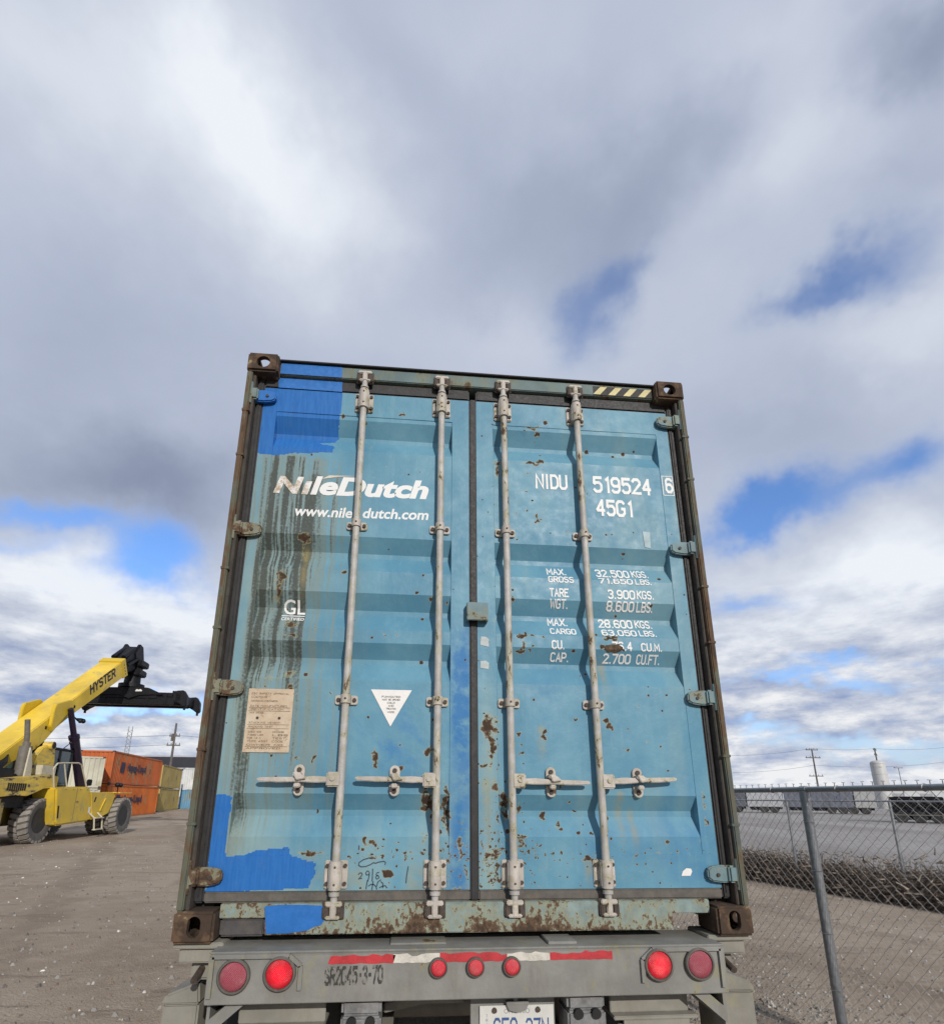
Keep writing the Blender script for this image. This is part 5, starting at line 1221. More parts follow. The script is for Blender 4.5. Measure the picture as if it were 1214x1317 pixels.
# cab
cb = MB()
cb.box(-0.95, 0.75, 0.55, 2.35, 1.95, 2.08, 0); cb.box(-0.95, 0.75, 0.50, 2.40, 3.42, 3.52, 0, 0.03)
for xx in (-0.93, 0.68):
    for yy, tw in ((0.58, 0.10), (1.40, 0.09), (2.26, 0.08)): cb.box(xx, xx + 0.07, yy, yy + tw, 2.08, 3.42, 0)
cab = cb.build('cab', M_MBLK, rs)
k = MB(); k.box(0.705, 0.715, 0.68, 2.26, 2.09, 3.41, 0); k.box(-0.86, 0.68, 2.30, 2.31, 2.09, 3.41, 0); k.box(-0.86, 0.68, 0.60, 0.61, 2.4, 3.41, 0); k.build('window', M_GLASS, cab)
k = MB(); k.box(-0.35, 0.25, 0.95, 1.5, 2.1, 2.55, 0, 0.06); k.box(-0.35, 0.25, 0.90, 1.08, 2.5, 3.12, 0, 0.06); k.build('driver_seat', plain('seat_blue_grey', (0.07, 0.10, 0.13), 0.8, 0.2, 4), cab)
k = MB(); k.tube([(0.72, 1.6, 3.52), (0.80, 1.75, 3.70)], 0.018); k.ball((0.84, 1.80, 3.76), 0.07, 0); k.build('work_light', M_MBLK, cab)
# tower that carries the boom, beside the cab
for sx in (-1, 1):
    k = MB()
    k.prism([(-0.75, 2.36), (0.60, 2.38), (0.62, 2.95), (0.50, 3.42), (0.05, 3.52), (-0.30, 3.40), (-0.62, 3.05)], 'x', sx * 0.82, sx * 1.02, 0, 0.03)
    k.box(min(sx * 1.0, sx * 1.30), max(sx * 1.0, sx * 1.30), -0.60, 0.30, 2.38, 2.74, 1, 0.02)
    k.cyl((sx * 0.80, 0.18, 3.50), (sx * 1.12, 0.18, 3.50), 0.16, n=18, m=0); k.cyl((sx * 1.12, 0.18, 3.50), (sx * 1.14, 0.18, 3.50), 0.11, n=14, m=2)
    k.build('boom_tower', [M_MRUST, M_MWHITE, M_MBLK], rs)
k = MB()
k.cyl((0.98, -1.22, 2.32), (0.98, -1.22, 3.36), 0.20, n=18, m=0); k.cyl((0.98, -1.22, 3.36), (0.98, -1.22, 3.50), 0.12, n=16, m=0)
k.tube([(0.98, -1.24, 3.44), (0.98, -1.30, 3.75), (0.98, -1.46, 4.28)], 0.085, 12, 0)
k.prism([(-1.42, 2.30), (-1.05, 2.30), (-1.10, 2.7), (-1.25, 3.1), (-1.38, 3.30)], 'x', 1.19, 1.24, 1)
k.build('exhaust', [M_MGREY, M_MWHITE], rs)
k = MB()
for i in range(7):
    k.tube([(0.35 + 0.07 * i, -2.6, 2.0 + 0.07 * (i % 3)), (0.45 + 0.06 * i, -1.8, 2.75), (0.30, -1.0, 2.9 + 0.05 * i)], 0.035)
k.box(0.2, 1.1, -2.5, -1.7, 2.1, 2.55, 0, 0.04); k.build('hose_bundle', M_MBLK, rs)
# boom: box girder
def girder(name, poly, hw, m_, ch, parent=rs):
    k = MB(); k.prism(poly, 'x', -hw, hw, 0, ch); return k.build(name, m_, parent, 20)
boom = girder('boom', [(-3.4, 1.85), (-0.39, 3.94), (2.0, 5.63), (5.70, 8.24), (5.72, 8.32), (6.22, 7.60), (2.17, 4.98), (1.25, 4.32), (0.66, 3.72), (0.15, 3.34), (-0.98, 2.80), (-3.0, 1.45)], 0.50, M_MYEL, 0.06)
M_YB = plain('machine_yellow_bright', (0.68, 0.47, 0.025), 0.4, 0.08, 3)
k = MB(); k.prism([(5.45, 8.14), (5.80, 8.40), (6.33, 7.64), (5.98, 7.40)], 'x', -0.54, 0.54, 0, 0.02); k.build('boom_collar', M_YB, boom)
k = MB()
for sx in (-1, 1):
    k.prism([(0.62, 5.02), (0.70, 5.20), (1.62, 5.52), (1.78, 5.44), (1.86, 5.22), (1.35, 4.72), (0.78, 4.12), (0.62, 4.30)], 'x', sx * 0.505, sx * 0.64, 0, 0.02)
    k.build('cylinder_bracket', M_YB, boom); k = MB()
k = MB()
bd = Vector((0.834, 0.552)); up = Vector((-0.53, 0.848))
V, F, W = stroke_text('HYSTER', 1.55, 1.7, 0.12)
L = 2.24; H = 0.36; o0 = Vector((3.27, 6.10))
vs = []
for x_, y_, l_ in V:
    p_ = o0 + bd * (x_ / W * L) + up * (y_ / 6 * H); vs.append((0.5016 + l_ * 10, p_.x, p_.y))
k.add(vs, F); k.build('lettering', M_INK, boom, smooth=False, recalc=False)
k = MB()                                                        # pipes, clips and weld plates along the boom
for q in range(3):
    p0 = Vector((-0.2, 3.45)) + bd * (1.0 * q + 0.9) + up * 0.05; k.box(0.5005, 0.512, p0.x - 0.05, p0.x + 0.05, p0.y + 0.18, p0.y + 0.30, 0)
for q in range(6):
    p0 = Vector((5.60, 8.05)) + Vector((0.094, -0.133)) * q; k.cyl((0.540, p0.x + 0.18, p0.y), (0.556, p0.x + 0.18, p0.y), 0.026, n=8)
k.build('bolt', M_MBLK, boom)
# telescoping head, rotator and spreader
k = MB()
k.prism([(6.00, 8.28), (6.9, 9.05), (7.35, 9.45), (7.75, 9.25), (7.95, 8.70), (7.55, 8.20), (6.28, 7.72)], 'x', -0.36, 0.36, 0, 0.04)
for sx in (-1, 1):
    k.prism([(7.05, 9.0), (7.5, 9.62), (7.85, 9.55), (8.2, 8.8), (8.22, 8.1), (7.6, 8.0)], 'x', sx * 0.25, sx * 0.42, 0, 0.03)
    k.cyl((sx * 0.25, 6.2, 8.55), (sx * 0.25, 7.2, 9.25), 0.11, n=12)
    k.cyl((sx * 0.44, 6.3, 8.15), (sx * 0.44, 7.4, 8.75), 0.08, n=12)
k.build('boom_head', M_MBLK, boom)
sp = MB(); U = 7.86
sp.cyl((0.12, U, 7.15), (0.12, U, 8.3), 0.42, 0.36, n=20); sp.box(-0.42, 0.62, U - 0.45, U + 0.45, 7.9, 8.25, 0, 0.05); sp.box(-0.36, 0.66, U - 0.5, U + 0.5, 8.4, 8.75, 0, 0.05)
sp.cyl((0.12, U, 7.25), (0.12, U, 7.45), 0.62, n=24)
sp.prism([(-1.7, 6.92), (-1.2, 7.16), (0.95, 7.22), (1.25, 7.20), (1.75, 6.98), (1.75, 6.6), (-1.7, 6.6)], 'y', U - 0.62, U + 0.62, 0, 0.04)
for dy in (-0.42, 0.42):
    sp.box(-2.2, 3.0, U + dy - 0.16, U + dy + 0.16, 6.30, 6.72, 0, 0.02)
    sp.box(-1.9, 2.5, U + dy - 0.12, U + dy + 0.12, 6.74, 6.98, 0, 0.02)
for xx in (-1.9, -0.9, 0.3, 1.2, 2.1): sp.box(xx, xx + 0.12, U - 0.60, U + 0.60, 6.36, 6.9, 0)
sp.tube([(-1.2, U - 0.68, 6.75), (-0.2, U - 0.70, 6.82), (0.4, U - 0.70, 6.60), (0.9, U - 0.68, 6.80), (2.0, U - 0.64, 6.86)], 0.03)
spread = sp.build('spreader', M_MBLK, rs)
k = MB(); k.prism([(0.62, 6.98), (0.66, 7.08), (0.72, 7.10), (0.78, 7.06), (0.86, 7.11), (0.95, 7.06), (0.95, 6.99)], 'y', U - 0.635, U - 0.625, 0); k.build('marking', M_WHITE2, spread, smooth=False)
for sx in (-1, 1):
    e = MB()
    X = lambda v: sx * v + (0.85 if sx < 0 else 0.0)
    for ya, yb in ((-1.20, -0.86), (0.86, 1.20)):
        e.prism([(X(2.86), 6.98), (X(3.22), 7.02), (X(3.42), 6.72), (X(3.46), 6.22), (X(3.34), 6.12), (X(3.12), 6.28), (X(2.86), 6.42)], 'y', U + ya, U + yb, 0, 0.03)
        e.cyl((X(3.32), U + (ya + yb) / 2, 6.0), (X(3.32), U + (ya + yb) / 2, 6.2), 0.06, n=10)
    e.box(min(X(2.75), X(3.15)), max(X(2.75), X(3.15)), U - 1.2, U + 1.2, 6.42, 6.86, 0, 0.03)
    for q in range(4): e.box(min(X(2.5 + 0.12 * q), X(2.57 + 0.12 * q)), max(X(2.5 + 0.12 * q), X(2.57 + 0.12 * q)), U - 0.68, U - 0.5, 6.85 + 0.04 * (q % 2), 7.06, 0)
    e.build('end_beam', M_MBLK, spread)
for sx in (-1, 1):
    k = MB()
    k.cyl((sx * 0.70, 3.75, 1.55), (sx * 0.70, 2.28, 3.98), 0.185, n=18, m=0); k.cyl((sx * 0.70, 2.28, 3.98), (sx * 0.70, 2.20, 4.10), 0.21, n=18, m=0); k.cyl((sx * 0.70, 2.28, 3.98), (sx * 0.70, 1.55, 5.15), 0.115, n=16, m=0)
    k.build('lift_cylinder', M_MCYL, rs)
k = MB(); k.cyl((0.45, 2.35, 4.95), (0.45, 2.75, 4.80), 0.03, n=8); k.ball((0.62, 2.62, 4.78), 0.10); k.ball((0.62, 2.86, 4.80), 0.10); k.box(0.4, 0.66, 2.58, 2.92, 4.86, 4.90, 0); k.build('boom_light', M_MBLK, boom)
k = MB(); k.tube([(1.55, 2.15, 1.98), (1.62, 2.20, 2.12)], 0.02); k.box(1.55, 1.72, 2.12, 2.28, 2.06, 2.32, 0, 0.03); k.build('mirror', M_MBLK, rs)
k = MB(); k.tube([(1.95, 4.10, 1.83), (1.95, 4.08, 2.08)], 0.02); k.ball((1.95, 4.0, 2.14), 0.11); k.ball((1.98, 4.25, 2.13), 0.10); k.build('head_lamp', [M_MBLK], rs)

# ================================================================== BACKGROUND CONTAINERS
M_DKF = plain('dark_fitting', (0.07, 0.055, 0.045), 0.8, 0.3, 6)
def stack_box(name, label, colr, p0, fwd, length, z0, h, group, mtname, text=None, w=2.44, amt=0.35):
    """p0: the ground corner at the right of its near end; fwd: unit vector along its length; it lies to the left of that line"""
    m_ = rusty(mtname, colr, amt, 1.3, (1, 1, 0.35), 0.25, 0.6, tuple(c * 0.6 for c in colr))
    t_ = thing(name, label, 'shipping container', (p0[0], p0[1], z0), math.atan2(fwd[1], fwd[0]) - math.pi / 2, group)
    body = MB(); n = int(length / 0.30)
    def wall(a, b, nrm):                        # corrugated wall between two plan points
        a, b, nrm = Vector(a), Vector(b), Vector(nrm); L = (b - a).length; d = (b - a) / L; cnt = int(L / 0.30); st = L / cnt; pts = []
        for i in range(cnt):
            for q, dep in ((0.0, 0.0), (0.28, 0.0), (0.5, 0.045), (0.78, 0.045)): pts.append(a + d * (st * (i + q)) - nrm * dep)
        pts.append(b); k = len(body.v)
        for p in pts: body.v += [(p.x, p.y, 0.14), (p.x, p.y, h - 0.10)]
        for i in range(len(pts) - 1): body.face((k + 2 * i, k + 2 * i + 2, k + 2 * i + 3, k + 2 * i + 1))
    wall((-0.03, 0.12), (-0.03, length - 0.12), (1, 0)); wall((-w + 0.03, length - 0.12), (-w + 0.03, 0.12), (-1, 0))
    wall((-w + 0.1, 0.05), (-0.1, 0.05), (0, -1)); wall((-0.1, length - 0.05), (-w + 0.1, length - 0.05), (0, 1))
    body.box(-w + 0.1, -0.1, 0.1, length - 0.1, h - 0.09, h - 0.06, 0)
    body.build('panel', m_, t_, smooth=False)
    f = MB()
    for xa, xb in ((-w, -w + 0.13), (-0.13, 0.0)):
        for ya, yb in ((0.0, 0.14), (length - 0.14, length)): f.box(xa, xb, ya, yb, 0.0, h, 0, 0.01)
        f.box(xa + 0.015, xb - 0.015, 0.14, length - 0.14, 0.02, 0.16, 0); f.box(xa + 0.03, xb - 0.012, 0.14, length - 0.14, h - 0.13, h - 0.02, 0)
    for ya, yb in ((0.01, 0.12), (length - 0.12, length - 0.01)): f.box(-w + 0.13, -0.13, ya, yb, 0.03, 0.17, 0); f.box(-w + 0.13, -0.13, ya, yb, h - 0.14, h - 0.02, 0)
    f.build('frame', m_, t_, smooth=False)
    f = MB()
    for xa in (-w - 0.004, -0.158):
        for ya in (-0.004, length - 0.174):
            for za in (0.0, h - 0.118): f.box(xa, xa + 0.162, ya, ya + 0.178, za + 0.001, za + 0.117, 0)
    f.build('corner_fitting', M_DKF, t_, smooth=False)
    if text:
        V, F = lay_text(font_text(text, 0.035), 0.0, 0.0, 4.6, 0.85)
        k = MB(); k.add([(0.004, 3.1 + a, h * 0.36 + b_) for a, b_ in V], F)
        for q in range(4): k.add([(0.004, 1.7 + 0.22 * q, h * 0.36), (0.004, 1.88 + 0.22 * q, h * 0.36), (0.004, 2.0 + 0.22 * q, h * 0.36 + 0.85), (0.004, 1.80 + 0.22 * q, h * 0.36 + 0.85)], [(0, 1, 2, 3)])
        k.build('lettering', plain('navy_lettering', (0.02, 0.025, 0.07), 0.6, 0.2, 3), t_, smooth=False, recalc=False)
    return t_
OR0, ORF = (-23.286, 42.153), (-0.1221, 0.9925)
stack_box('orange_container', 'bright orange container at the bottom of the two-high orange stack', (0.62, 0.155, 0.025), OR0, ORF, 12.19, 0.0, 2.55, 'orange containers stacked beyond the stacker', 'orange_paint', 'Hapag-Lloyd', amt=0.08)
stack_box('orange_container', 'rustier red-orange container on top of the two-high orange stack', (0.52, 0.125, 0.030), OR0, ORF, 12.19, 2.56, 2.55, 'orange containers stacked beyond the stacker', 'orange_paint_old', 'Hapag-Lloyd', amt=0.20)
CRD = (0.8400, 0.5430)
for z0, lab in ((0.0, 'pale cream container under another cream one behind the stacker cab'), (2.20, 'pale cream container on top of another cream one behind the stacker cab')):
    stack_box('cream_container', lab, (0.56, 0.54, 0.43), (-32.390, 32.280), CRD, 12.19, z0, 2.19, 'cream containers behind the stacker', 'cream_paint', amt=0.12)
TN0, TNF = (-27.373, 60.624), (-0.2150, 0.9766)
for z0, lab in ((0.0, 'mustard tan container at the bottom of the tan pair beside the orange stack'), (2.57, 'mustard tan container on top of the tan pair beside the orange stack')):
    stack_box('tan_container', lab, (0.44, 0.325, 0.10), TN0, TNF, 12.19, z0, 2.55, 'tan containers beyond the orange stack', 'tan_paint', amt=0.22)
stack_box('blue_container', 'light blue container on the ground beside the tan pair, white box above it', (0.14, 0.31, 0.46), (-31.399, 76.312), (1.0, 0.0), 12.19, 0.0, 2.55, None, 'far_blue_paint', amt=0.25)
stack_box('white_container', 'white container resting on the far light blue container', (0.70, 0.71, 0.70), (-31.399, 76.312), (1.0, 0.0), 12.19, 2.56, 2.85, None, 'far_white_paint', amt=0.08)
# open shelter behind
SH = (-42.314, 91.838)
sh = thing('open_shelter', 'open shelter with dark roof and pale steel posts behind the tan containers', 'shelter', (SH[0], SH[1], 0.0))
k = MB(); k.box(-3.0, 16, 0, 12, 6.3, 8.0, 0); k.build('roof', plain('dark_roofing', (0.03, 0.032, 0.045), 0.7, 0.2, 0.5), sh)
k = MB(); k.box(-3.05, 16.05, -0.06, 0.0, 8.0, 8.25, 0); k.box(-3.05, 16.05, -0.05, 0.0, 6.05, 6.25, 0); k.build('fascia', plain('pale_fascia', (0.42, 0.45, 0.50), 0.6, 0.1, 0.5), sh)
for xx in (0.0, 5.3, 10.6, 15.5):
    k = MB(); k.box(xx, xx + 0.28, -0.1, 0.18, 0.0, 6.2, 0); k.prism([(xx + 0.3, 4.6), (xx + 0.5, 4.6), (xx + 2.2, 6.2), (xx + 1.95, 6.2)], 'y', 0.0, 0.15, 0); k.build('post', M_WHITE2, sh)

# ================================================================== POLES, WIRES, TOWER
M_WOOD = plain('weathered_pole_wood', (0.13, 0.115, 0.105), 0.85, 0.2, 2)
M_WIRE = plain('wire_black', (0.05, 0.05, 0.055), 0.6, 0.1)
def pole(label, p, h, arms, r=0.17, rz=0.0):
    t_ = thing('utility_pole', label, 'utility pole', (p[0], p[1], 0), rz, 'utility poles along the horizon')
    k = MB(); k.cyl((0, 0, 0), (0, 0, h), r * 1.25, r * 0.8, n=10); k.build('pole', M_WOOD, t_)
    for z, L in arms:
        k = MB(); k.box(-L, L, -0.09, 0.09, z - 0.08, z + 0.08, 0)
        for q in (-0.9, -0.35, 0.35, 0.9): k.cyl((q * L, 0, z + 0.08), (q * L, 0, z + 0.34), 0.05, n=6)
        k.build('cross_arm', M_WOOD, t_)
    return t_
PL, P1, P2 = (-33.369, 76.651), (83.072, 102.941), (103.053, 109.384)
t_ = pole('tall wooden utility pole behind the tan containers', PL, 11.7, ((9.9, 0.7), (8.6, 0.9)), 0.16)
k = MB(); k.cyl((-0.30, 0, 9.2), (-0.30, 0, 10.2), 0.16, n=10); k.build('transformer', M_WOOD, t_)
pole('utility pole with crossarms rising beside the fence post', P1, 11.9, ((11.7, 1.3), (10.1, 1.6), (6.4, 1.5)), 0.16)
pole('utility pole standing behind the white silo', P2, 12.9, ((12.5, 1.0), (11.4, 0.9)), 0.16, 0.6)
def wire(label, a, b, sag):
    k = MB(); pts = []
    for i in range(13):
        t_ = i / 12; pts.append((a[0] + (b[0] - a[0]) * t_, a[1] + (b[1] - a[1]) * t_, a[2] + (b[2] - a[2]) * t_ - sag * 4 * t_ * (1 - t_)))
    k.tube(pts, 0.022, 5); tag(k.build('overhead_wire', M_WIRE), label, 'overhead wire', 'overhead wires')
W0, W1 = (65.505, 103.224, 10.354), (122.368, 106.974, 13.697)
wire('top overhead wire from behind the container to the crossarm pole', W0, (P1[0], P1[1], 12.0), 0.35)
wire('lower overhead wire from behind the container to the crossarm pole', (W0[0], W0[1], W0[2] - 3.4), (P1[0], P1[1], 8.6), 0.35)
wire('top overhead wire between the crossarm pole and the silo pole', (P1[0], P1[1], 12.0), (P2[0], P2[1], 12.8), 0.3)
wire('lower overhead wire running past the silo to the right', (P1[0], P1[1], 8.6), (W1[0], W1[1], W1[2] - 3.0), 1.0)
wire('top overhead wire leaving the silo pole to the right', (P2[0], P2[1], 12.8), W1, 0.6)
wire('upper overhead wire at the left utility pole', (PL[0] - 60, PL[1] + 6, 10.4), (PL[0], PL[1], 10.0), 0.8)
wire('overhead wire from the left utility pole towards the blue container', (PL[0], PL[1], 10.0), (PL[0] + 40, PL[1] + 4, 9.6), 0.5)
wire('lower overhead wire at the left utility pole', (PL[0] - 60, PL[1] + 6, 8.6), (PL[0], PL[1], 8.7), 0.8)
TW = (-49.013, 96.166)
tw = thing('lattice_tower', 'slim pale lattice tower beyond the orange containers', 'lattice tower', (TW[0], TW[1], 0))
k = MB()
for a, b_ in ((-0.45, -0.45), (0.45, -0.45), (0.0, 0.5)): k.cyl((a, b_, 0), (a * 0.7, b_ * 0.7, 13.5), 0.06, n=6)
for i in range(18):
    z = 0.7 * i + 0.3; P_ = [(-0.42, -0.42), (0.42, -0.42), (0.0, 0.46)]
    for q in range(3): k.cyl((*P_[q], z), (*P_[(q + 1) % 3], z + 0.7), 0.035, n=5)
k.build('mast', plain('pale_mast_steel', (0.36, 0.37, 0.40), 0.6, 0.1), tw)
SI = (99.842, 105.939)
si = thing('storage_silo', 'white cylindrical silo standing beyond the fence', 'silo', (SI[0], SI[1], 0))
k = MB(); k.lathe([(1.35, 0), (1.35, 9.3), (1.25, 9.6), (0.9, 9.85), (0.0, 9.95)], (0, 0, 0), 'z', 32, 0); k.build('tank', plain('silo_white', (0.52, 0.52, 0.51), 0.5, 0.06, 0.6, 0.15, (0.5, 0.48, 0.44)), si)
k = MB()
for z in (2.2, 4.6, 7.0, 9.2): k.lathe([(1.352, z), (1.385, z), (1.385, z + 0.1), (1.352, z + 0.1)], (0, 0, 0), 'z', 32, 0, closed=True)
k.build('hoop', plain('silo_hoop', (0.55, 0.55, 0.54), 0.5, 0.1), si)
LPx = (120.206, 122.232)
lt = thing('yard_light', 'slender yard light pole to the right of the silo', 'light pole', (LPx[0], LPx[1], 0))
k = MB(); k.cyl((0, 0, 0), (0, 0, 9.4), 0.14, 0.09, n=8); k.build('pole', M_GALV, lt)
k = MB(); k.box(-1.1, 1.1, -0.25, 0.25, 9.35, 9.6, 0, 0.05); k.build('lamp_head', M_GALV, lt)
BD = (131.574, 142.307)
bd_ = thing('warehouse', 'long low pale warehouse on the horizon beyond the dark truck', 'warehouse', (BD[0], BD[1], 0), -0.0839)
k = MB(); k.box(0, 70, 0, 25, 0, 4.6, 0); k.build('wall', plain('pale_wall', (0.50, 0.51, 0.53), 0.6, 0.05, 0.2), bd_)
k = MB(); k.prism([(-0.3, 4.6), (70.3, 4.6), (70.3, 5.0), (35, 5.15), (-0.3, 5.0)], 'y', -0.3, 25.3, 0); k.build('roof', plain('pale_roof', (0.42, 0.43, 0.46), 0.6, 0.05, 0.2), bd_)
for q in range(8):
    k = MB(); k.box(4 + q * 8, 7.4 + q * 8, -0.06, 0.0, 0.3, 3.6, 0); k.build('loading_door', plain('grey_door', (0.30, 0.31, 0.33), 0.6, 0.1, 0.5), bd_)

# ================================================================== PARKED TRAILERS AND TRUCK BEYOND THE FENCE
def box_trailer(label, colr, p, rz, L, zb, zt, name='box_trailer', dark=False):
    t_ = thing(name, label, 'trailer', (p[0], p[1], 0), rz, 'trailers parked beyond the fence')
    m_ = plain(name + '_paint_' + str(int(colr[0] * 100)), colr, 0.5, 0.08, 0.6, 0.25, tuple(c * 0.7 for c in colr))
    k = MB(); k.box(0, L, 0, 2.5, zb, zt, 0, 0.05)
    n = int(L / 0.6)
    for i in range(1, n): k.box(i * L / n - 0.03, i * L / n + 0.03, -0.03, 0.0, zb + 0.1, zt - 0.1, 0)
    k.build('cargo_box', m_, t_)
    k = MB(); k.box(0.2, L - 0.2, 0.8, 1.7, zb - 0.28, zb - 0.02, 0); k.box(L * 0.25, L * 0.30, 0.1, 0.3, 0.25, zb, 0); k.box(0.4, L * 0.7, 0.15, 0.2, 0.35, zb - 0.05, 0); k.build('underframe', M_MBLK, t_)
    for xx in (L - 1.1, L - 2.3):
        for yy in (0.18, 2.3):
            k = MB(); k.lathe([(0.2, -0.14), (0.46, -0.15), (0.5, -0.1), (0.5, 0.1), (0.46, 0.15), (0.2, 0.14)], (xx, yy, 0.5), 'y', 24, 0); k.build('wheel', M_TYRE_D, t_)
    return t_
T1, T2, T3, TF = (45.429, 68.741), (48.886, 66.104), (54.821, 61.575), -0.6518
box_trailer('dark grey box trailer partly behind the blue container, left of the white one', (0.13, 0.14, 0.17), (40.564, 72.454), TF, 6.0, 0.75, 2.75)
box_trailer('white box trailer parked between two grey trailers', (0.50, 0.51, 0.53), T1, TF, 4.2, 0.75, 2.85)
box_trailer('long slate grey box trailer with two small white panels', (0.16, 0.175, 0.215), T2, TF, 7.3, 0.75, 2.85)
box_trailer('short off-white box trailer parked next to the silo', (0.44, 0.44, 0.43), T3, TF, 2.1, 0.75, 2.8)
tk_ = thing('flatbed_truck', 'black flatbed truck on several wheels at the right beyond the far fence', 'truck', (37.786, 38.446, 0), -0.7780)
k = MB()
k.box(0.0, 5.6, 0.0, 2.4, 0.85, 1.05, 0); k.box(0.0, 3.3, 0.05, 2.35, 1.06, 1.95, 0, 0.05); k.box(0.0, 3.3, 0.08, 2.3, 0.62, 1.04, 0, 0.03); k.box(0.3, 2.9, 0.2, 2.2, 1.86, 1.98, 0, 0.05)
for i in range(8): k.box(0.2 + 0.4 * i, 0.26 + 0.4 * i, -0.04, 0.05, 1.06, 1.8, 0)
k.box(0.1, 3.3, 0.35, 2.0, 0.22, 0.84, 0); k.build('bed', M_MBLK, tk_)
k = MB(); k.box(3.6, 5.6, 0.05, 2.35, 0.7, 1.5, 0, 0.15); k.box(3.8, 5.2, 0.1, 2.3, 1.5, 2.25, 0, 0.18); k.build('cab', M_MBLK, tk_)
k = MB(); k.box(4.0, 4.9, 0.04, 0.09, 1.6, 2.1, 0, 0.02); k.build('window', M_GLASS, tk_)
k = MB(); k.box(0.1, 3.4, -0.05, -0.0, 0.55, 0.62, 0); k.box(3.0, 3.3, -0.06, -0.0, 0.35, 0.7, 0); k.build('side_rail', M_MGREY, tk_)
for xx in (0.6, 1.7, 2.75, 4.75):
    for yy in (0.15, 2.25):
        k = MB(); k.lathe([(0.2, -0.14), (0.40, -0.15), (0.44, -0.1), (0.44, 0.1), (0.40, 0.15), (0.2, 0.14)], (xx, yy, 0.44), 'y', 24, 0); k.build('wheel', M_RIM, tk_)

# ================================================================== FENCES
def mesh_wires(w, L, z0, z1, off, r, s0=0.0, seed=1):
    """woven wire in a fence's own frame: x along the fence, y across it"""
    V, F = [], []; n = int(L / (w / 2)); nz = int((z1 - z0) / (w / 2)); hz_ = (z1 - z0) / nz
    rr = random.Random(seed)
    k = 0
    for i in range(n):
        ph = i % 2
        for j in range(nz + 1):
            side = 1 if (j + ph) % 2 else -1
            s = s0 + i * w / 2 + side * (w / 4 + r * 0.4); z = z0 + j * hz_; y = off + side * r * 0.9 + 0.014 * math.sin(s * 2.1 + z * 3.0)
            s += 0.010 * math.sin(z * 4.2 + s * 1.3) + rr.uniform(-0.002, 0.002)
            for q in range(3):
                a = q * 2.0944 + 0.5
                V.append((s + r * math.cos(a), y + r * math.sin(a), z))
        for j in range(nz):
            for q in range(3):
                a = k + j * 3 + q; b_ = k + j * 3 + (q + 1) % 3
                F.append((a, b_, b_ + 3, a + 3))
        k += (nz + 1) * 3
    # twisted barbs along the top edge
    m = MB()
    for i in range(0, n, 2):
        s = s0 + i * w / 2 + w / 4 * (1 if nz % 2 else -1)
        m.cyl((s, off, z1 - 0.004), (s + 0.002 * rr.uniform(-1, 1), off, z1 + 0.026), r * 1.5, n=5)
        m.cyl((s - 0.011, off - 0.004, z1 + 0.030), (s + 0.011, off + 0.004, z1 + 0.026 + 0.006 * rr.random()), r * 0.9, n=4)
    k0 = len(V); V += m.v; F += [tuple(i + k0 for i in f) for f in m.f]
    me = bpy.data.meshes.new('wire_mesh'); me.from_pydata(V, [], F); me.materials.append(M_GALVW)
    return me
def fence(label, p, d, s_a, s_b, zr, w, posts, rpost, rrail, group, wr, off, meshtop):
    rz = math.atan2(d[1], d[0])
    t_ = thing('chain_link_fence', label, 'fence', (p[0], p[1], 0), rz, group)
    k = MB(); k.cyl((s_a, 0, zr), (s_b, 0, zr), rrail, n=16); k.build('top_rail', M_GALV, t_)
    me = mesh_wires(w, s_b - s_a, 0.03, meshtop, off, wr, s_a)
    o = bpy.data.objects.new('wire_mesh', me); C.objects.link(o); o.parent = t_
    for s in posts:
        k = MB(); k.cyl((s, 0, 0), (s, 0, zr - rrail * 0.6), rpost, n=20)
        k.cyl((s, 0, zr - 0.085), (s, 0, zr - rrail - 0.006), rpost * 1.10, rpost * 1.02, n=20); k.lathe([(rrail * 1.02, -0.03), (rrail * 1.28, -0.03), (rrail * 1.28, 0.03), (rrail * 1.02, 0.03)], (s, 0, zr), 'x', 20, 0, closed=True)
        k.build('post', M_GALV, t_)
    tw_ = MB(); rr = random.Random(2); q = s_a + 0.2
    while q < s_b:
        tw_.lathe([(rrail * 1.05, -0.003), (rrail * 1.05 + 0.005, 0.0), (rrail * 1.05, 0.003)], (q, 0, zr), 'x', 12, 0); tw_.cyl((q, off, zr - 0.02), (q + 0.05 * rr.uniform(-1, 1), off, zr - 0.08), 0.003, n=4); q += 0.62
    for s in posts:
        for z in (0.35, 0.72, 1.15, 1.5):
            tw_.lathe([(rpost * 1.04, -0.003), (rpost * 1.04 + 0.005, 0.0), (rpost * 1.04, 0.003)], (s, 0, z), 'z', 14, 0); tw_.cyl((s - rpost, -0.005, z), (s - rpost - 0.06, off, z + 0.01), 0.003, n=4)
    tw_.build('tie_wire', M_GALVW, t_)
    return t_
fence('near chain link fence of galvanised pipe and wire beside the trailer', (2.82, 1.67), (0.119, -0.993), -9.2, 2.6, 1.748, 0.076, (0.0, 2.4, -3.0, -6.0, -9.0), 0.034, 0.021, None, 0.0021, 0.040, 1.765)
FB, FBD = (7.542, 8.426), (0.2998, -0.9540)
fence('far chain link fence with thin posts standing in the dry weeds', FB, FBD, -9.0, 8.0, 1.655, 0.10, (0.0, 1.92, 3.83, 5.75, -1.92, -3.83), 0.026, 0.014, None, 0.0016, 0.03, 1.640)

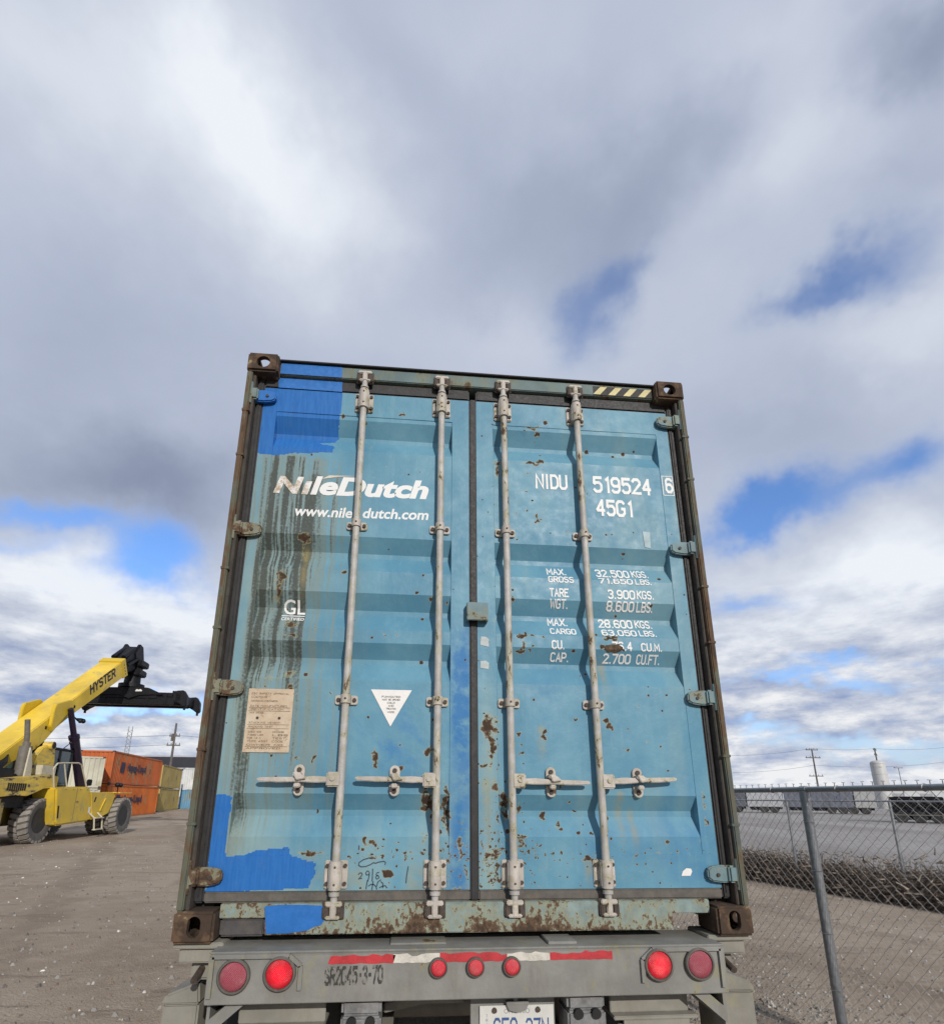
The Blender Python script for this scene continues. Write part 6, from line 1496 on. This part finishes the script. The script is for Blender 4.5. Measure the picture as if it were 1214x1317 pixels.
# ================================================================== DRY WEEDS
def weeds():
    r = random.Random(11); V, F = [], []
    A = Vector((5.6, 15.4)); B = Vector((8.9, 2.0)); d = (B - A).normalized(); nrm = Vector((-d.y, d.x))
    if nrm.x < 0: nrm = -nrm
    L = (B - A).length
    def ribbon(p, q, w):
        p, q = Vector(p), Vector(q); ax = (q - p); s = ax.cross(Vector((r.uniform(-1, 1), r.uniform(-1, 1), 0.2)))
        if s.length < 1e-6: return
        s = s.normalized() * w; k = len(V)
        V.extend([tuple(p - s), tuple(p + s), tuple(q + s * 0.4), tuple(q - s * 0.4)]); F.append((k, k + 1, k + 2, k + 3))
    for i in range(7500):
        t = r.random() * L; u = abs(r.gauss(0.40, 0.40)); p = A + d * t + nrm * u
        hmax = (0.50 + 0.42 * float(fbm(np.array(t * 0.7), np.array(0.0), 5))) * (0.35 + 0.65 * min(1, u / 0.3))
        h = hmax * r.uniform(0.45, 1.12); lean = Vector((r.gauss(0, 0.22), r.gauss(0, 0.22), 1)).normalized()
        base = Vector((p.x, p.y, 0)); mid = base + lean * h * 0.55; tip = mid + (lean + Vector((r.gauss(0, 0.35), r.gauss(0, 0.35), 0))).normalized() * h * 0.45
        w = r.uniform(0.002, 0.006)
        ribbon(base, mid, w); ribbon(mid, tip, w * 0.7)
        for q in range(r.randint(2, 5)):
            s = base.lerp(mid, r.uniform(0.2, 1.0)) if r.random() < 0.6 else mid.lerp(tip, r.random())
            ribbon(s, s + Vector((r.gauss(0, 1), r.gauss(0, 1), r.uniform(-0.3, 1.0))).normalized() * r.uniform(0.05, 0.16), r.uniform(0.004, 0.013))
    for i in range(9000):                                  # matted litter at the foot
        t = r.random() * L; u = abs(r.gauss(0.5, 0.40)); p = A + d * t + nrm * u; z = r.random() ** 1.5 * 0.45
        ribbon((p.x, p.y, z), (p.x + r.gauss(0, 0.12), p.y + r.gauss(0, 0.12), z + r.gauss(0, 0.06)), r.uniform(0.006, 0.02))
    me = bpy.data.meshes.new('dry_weeds'); me.from_pydata(V, [], F)
    w1 = plain('weed_dark', (0.115, 0.088, 0.070), 0.9, 0.4, 6); w2 = plain('weed_brown', (0.205, 0.155, 0.115), 0.9, 0.35, 6); w3 = plain('weed_straw', (0.33, 0.27, 0.20), 0.9, 0.3, 6)
    for m in (w1, w2, w3): me.materials.append(m)
    me.polygons.foreach_set('material_index', [0 if q < 0.60 else (1 if q < 0.90 else 2) for q in (r.random() for _ in F)])
    o = bpy.data.objects.new('dry_weeds', me); C.objects.link(o)
    return kind(o, 'stuff', 'dark band of dry dead weeds along the far fence', 'weeds')
weeds()
bpy.context.view_layer.update()
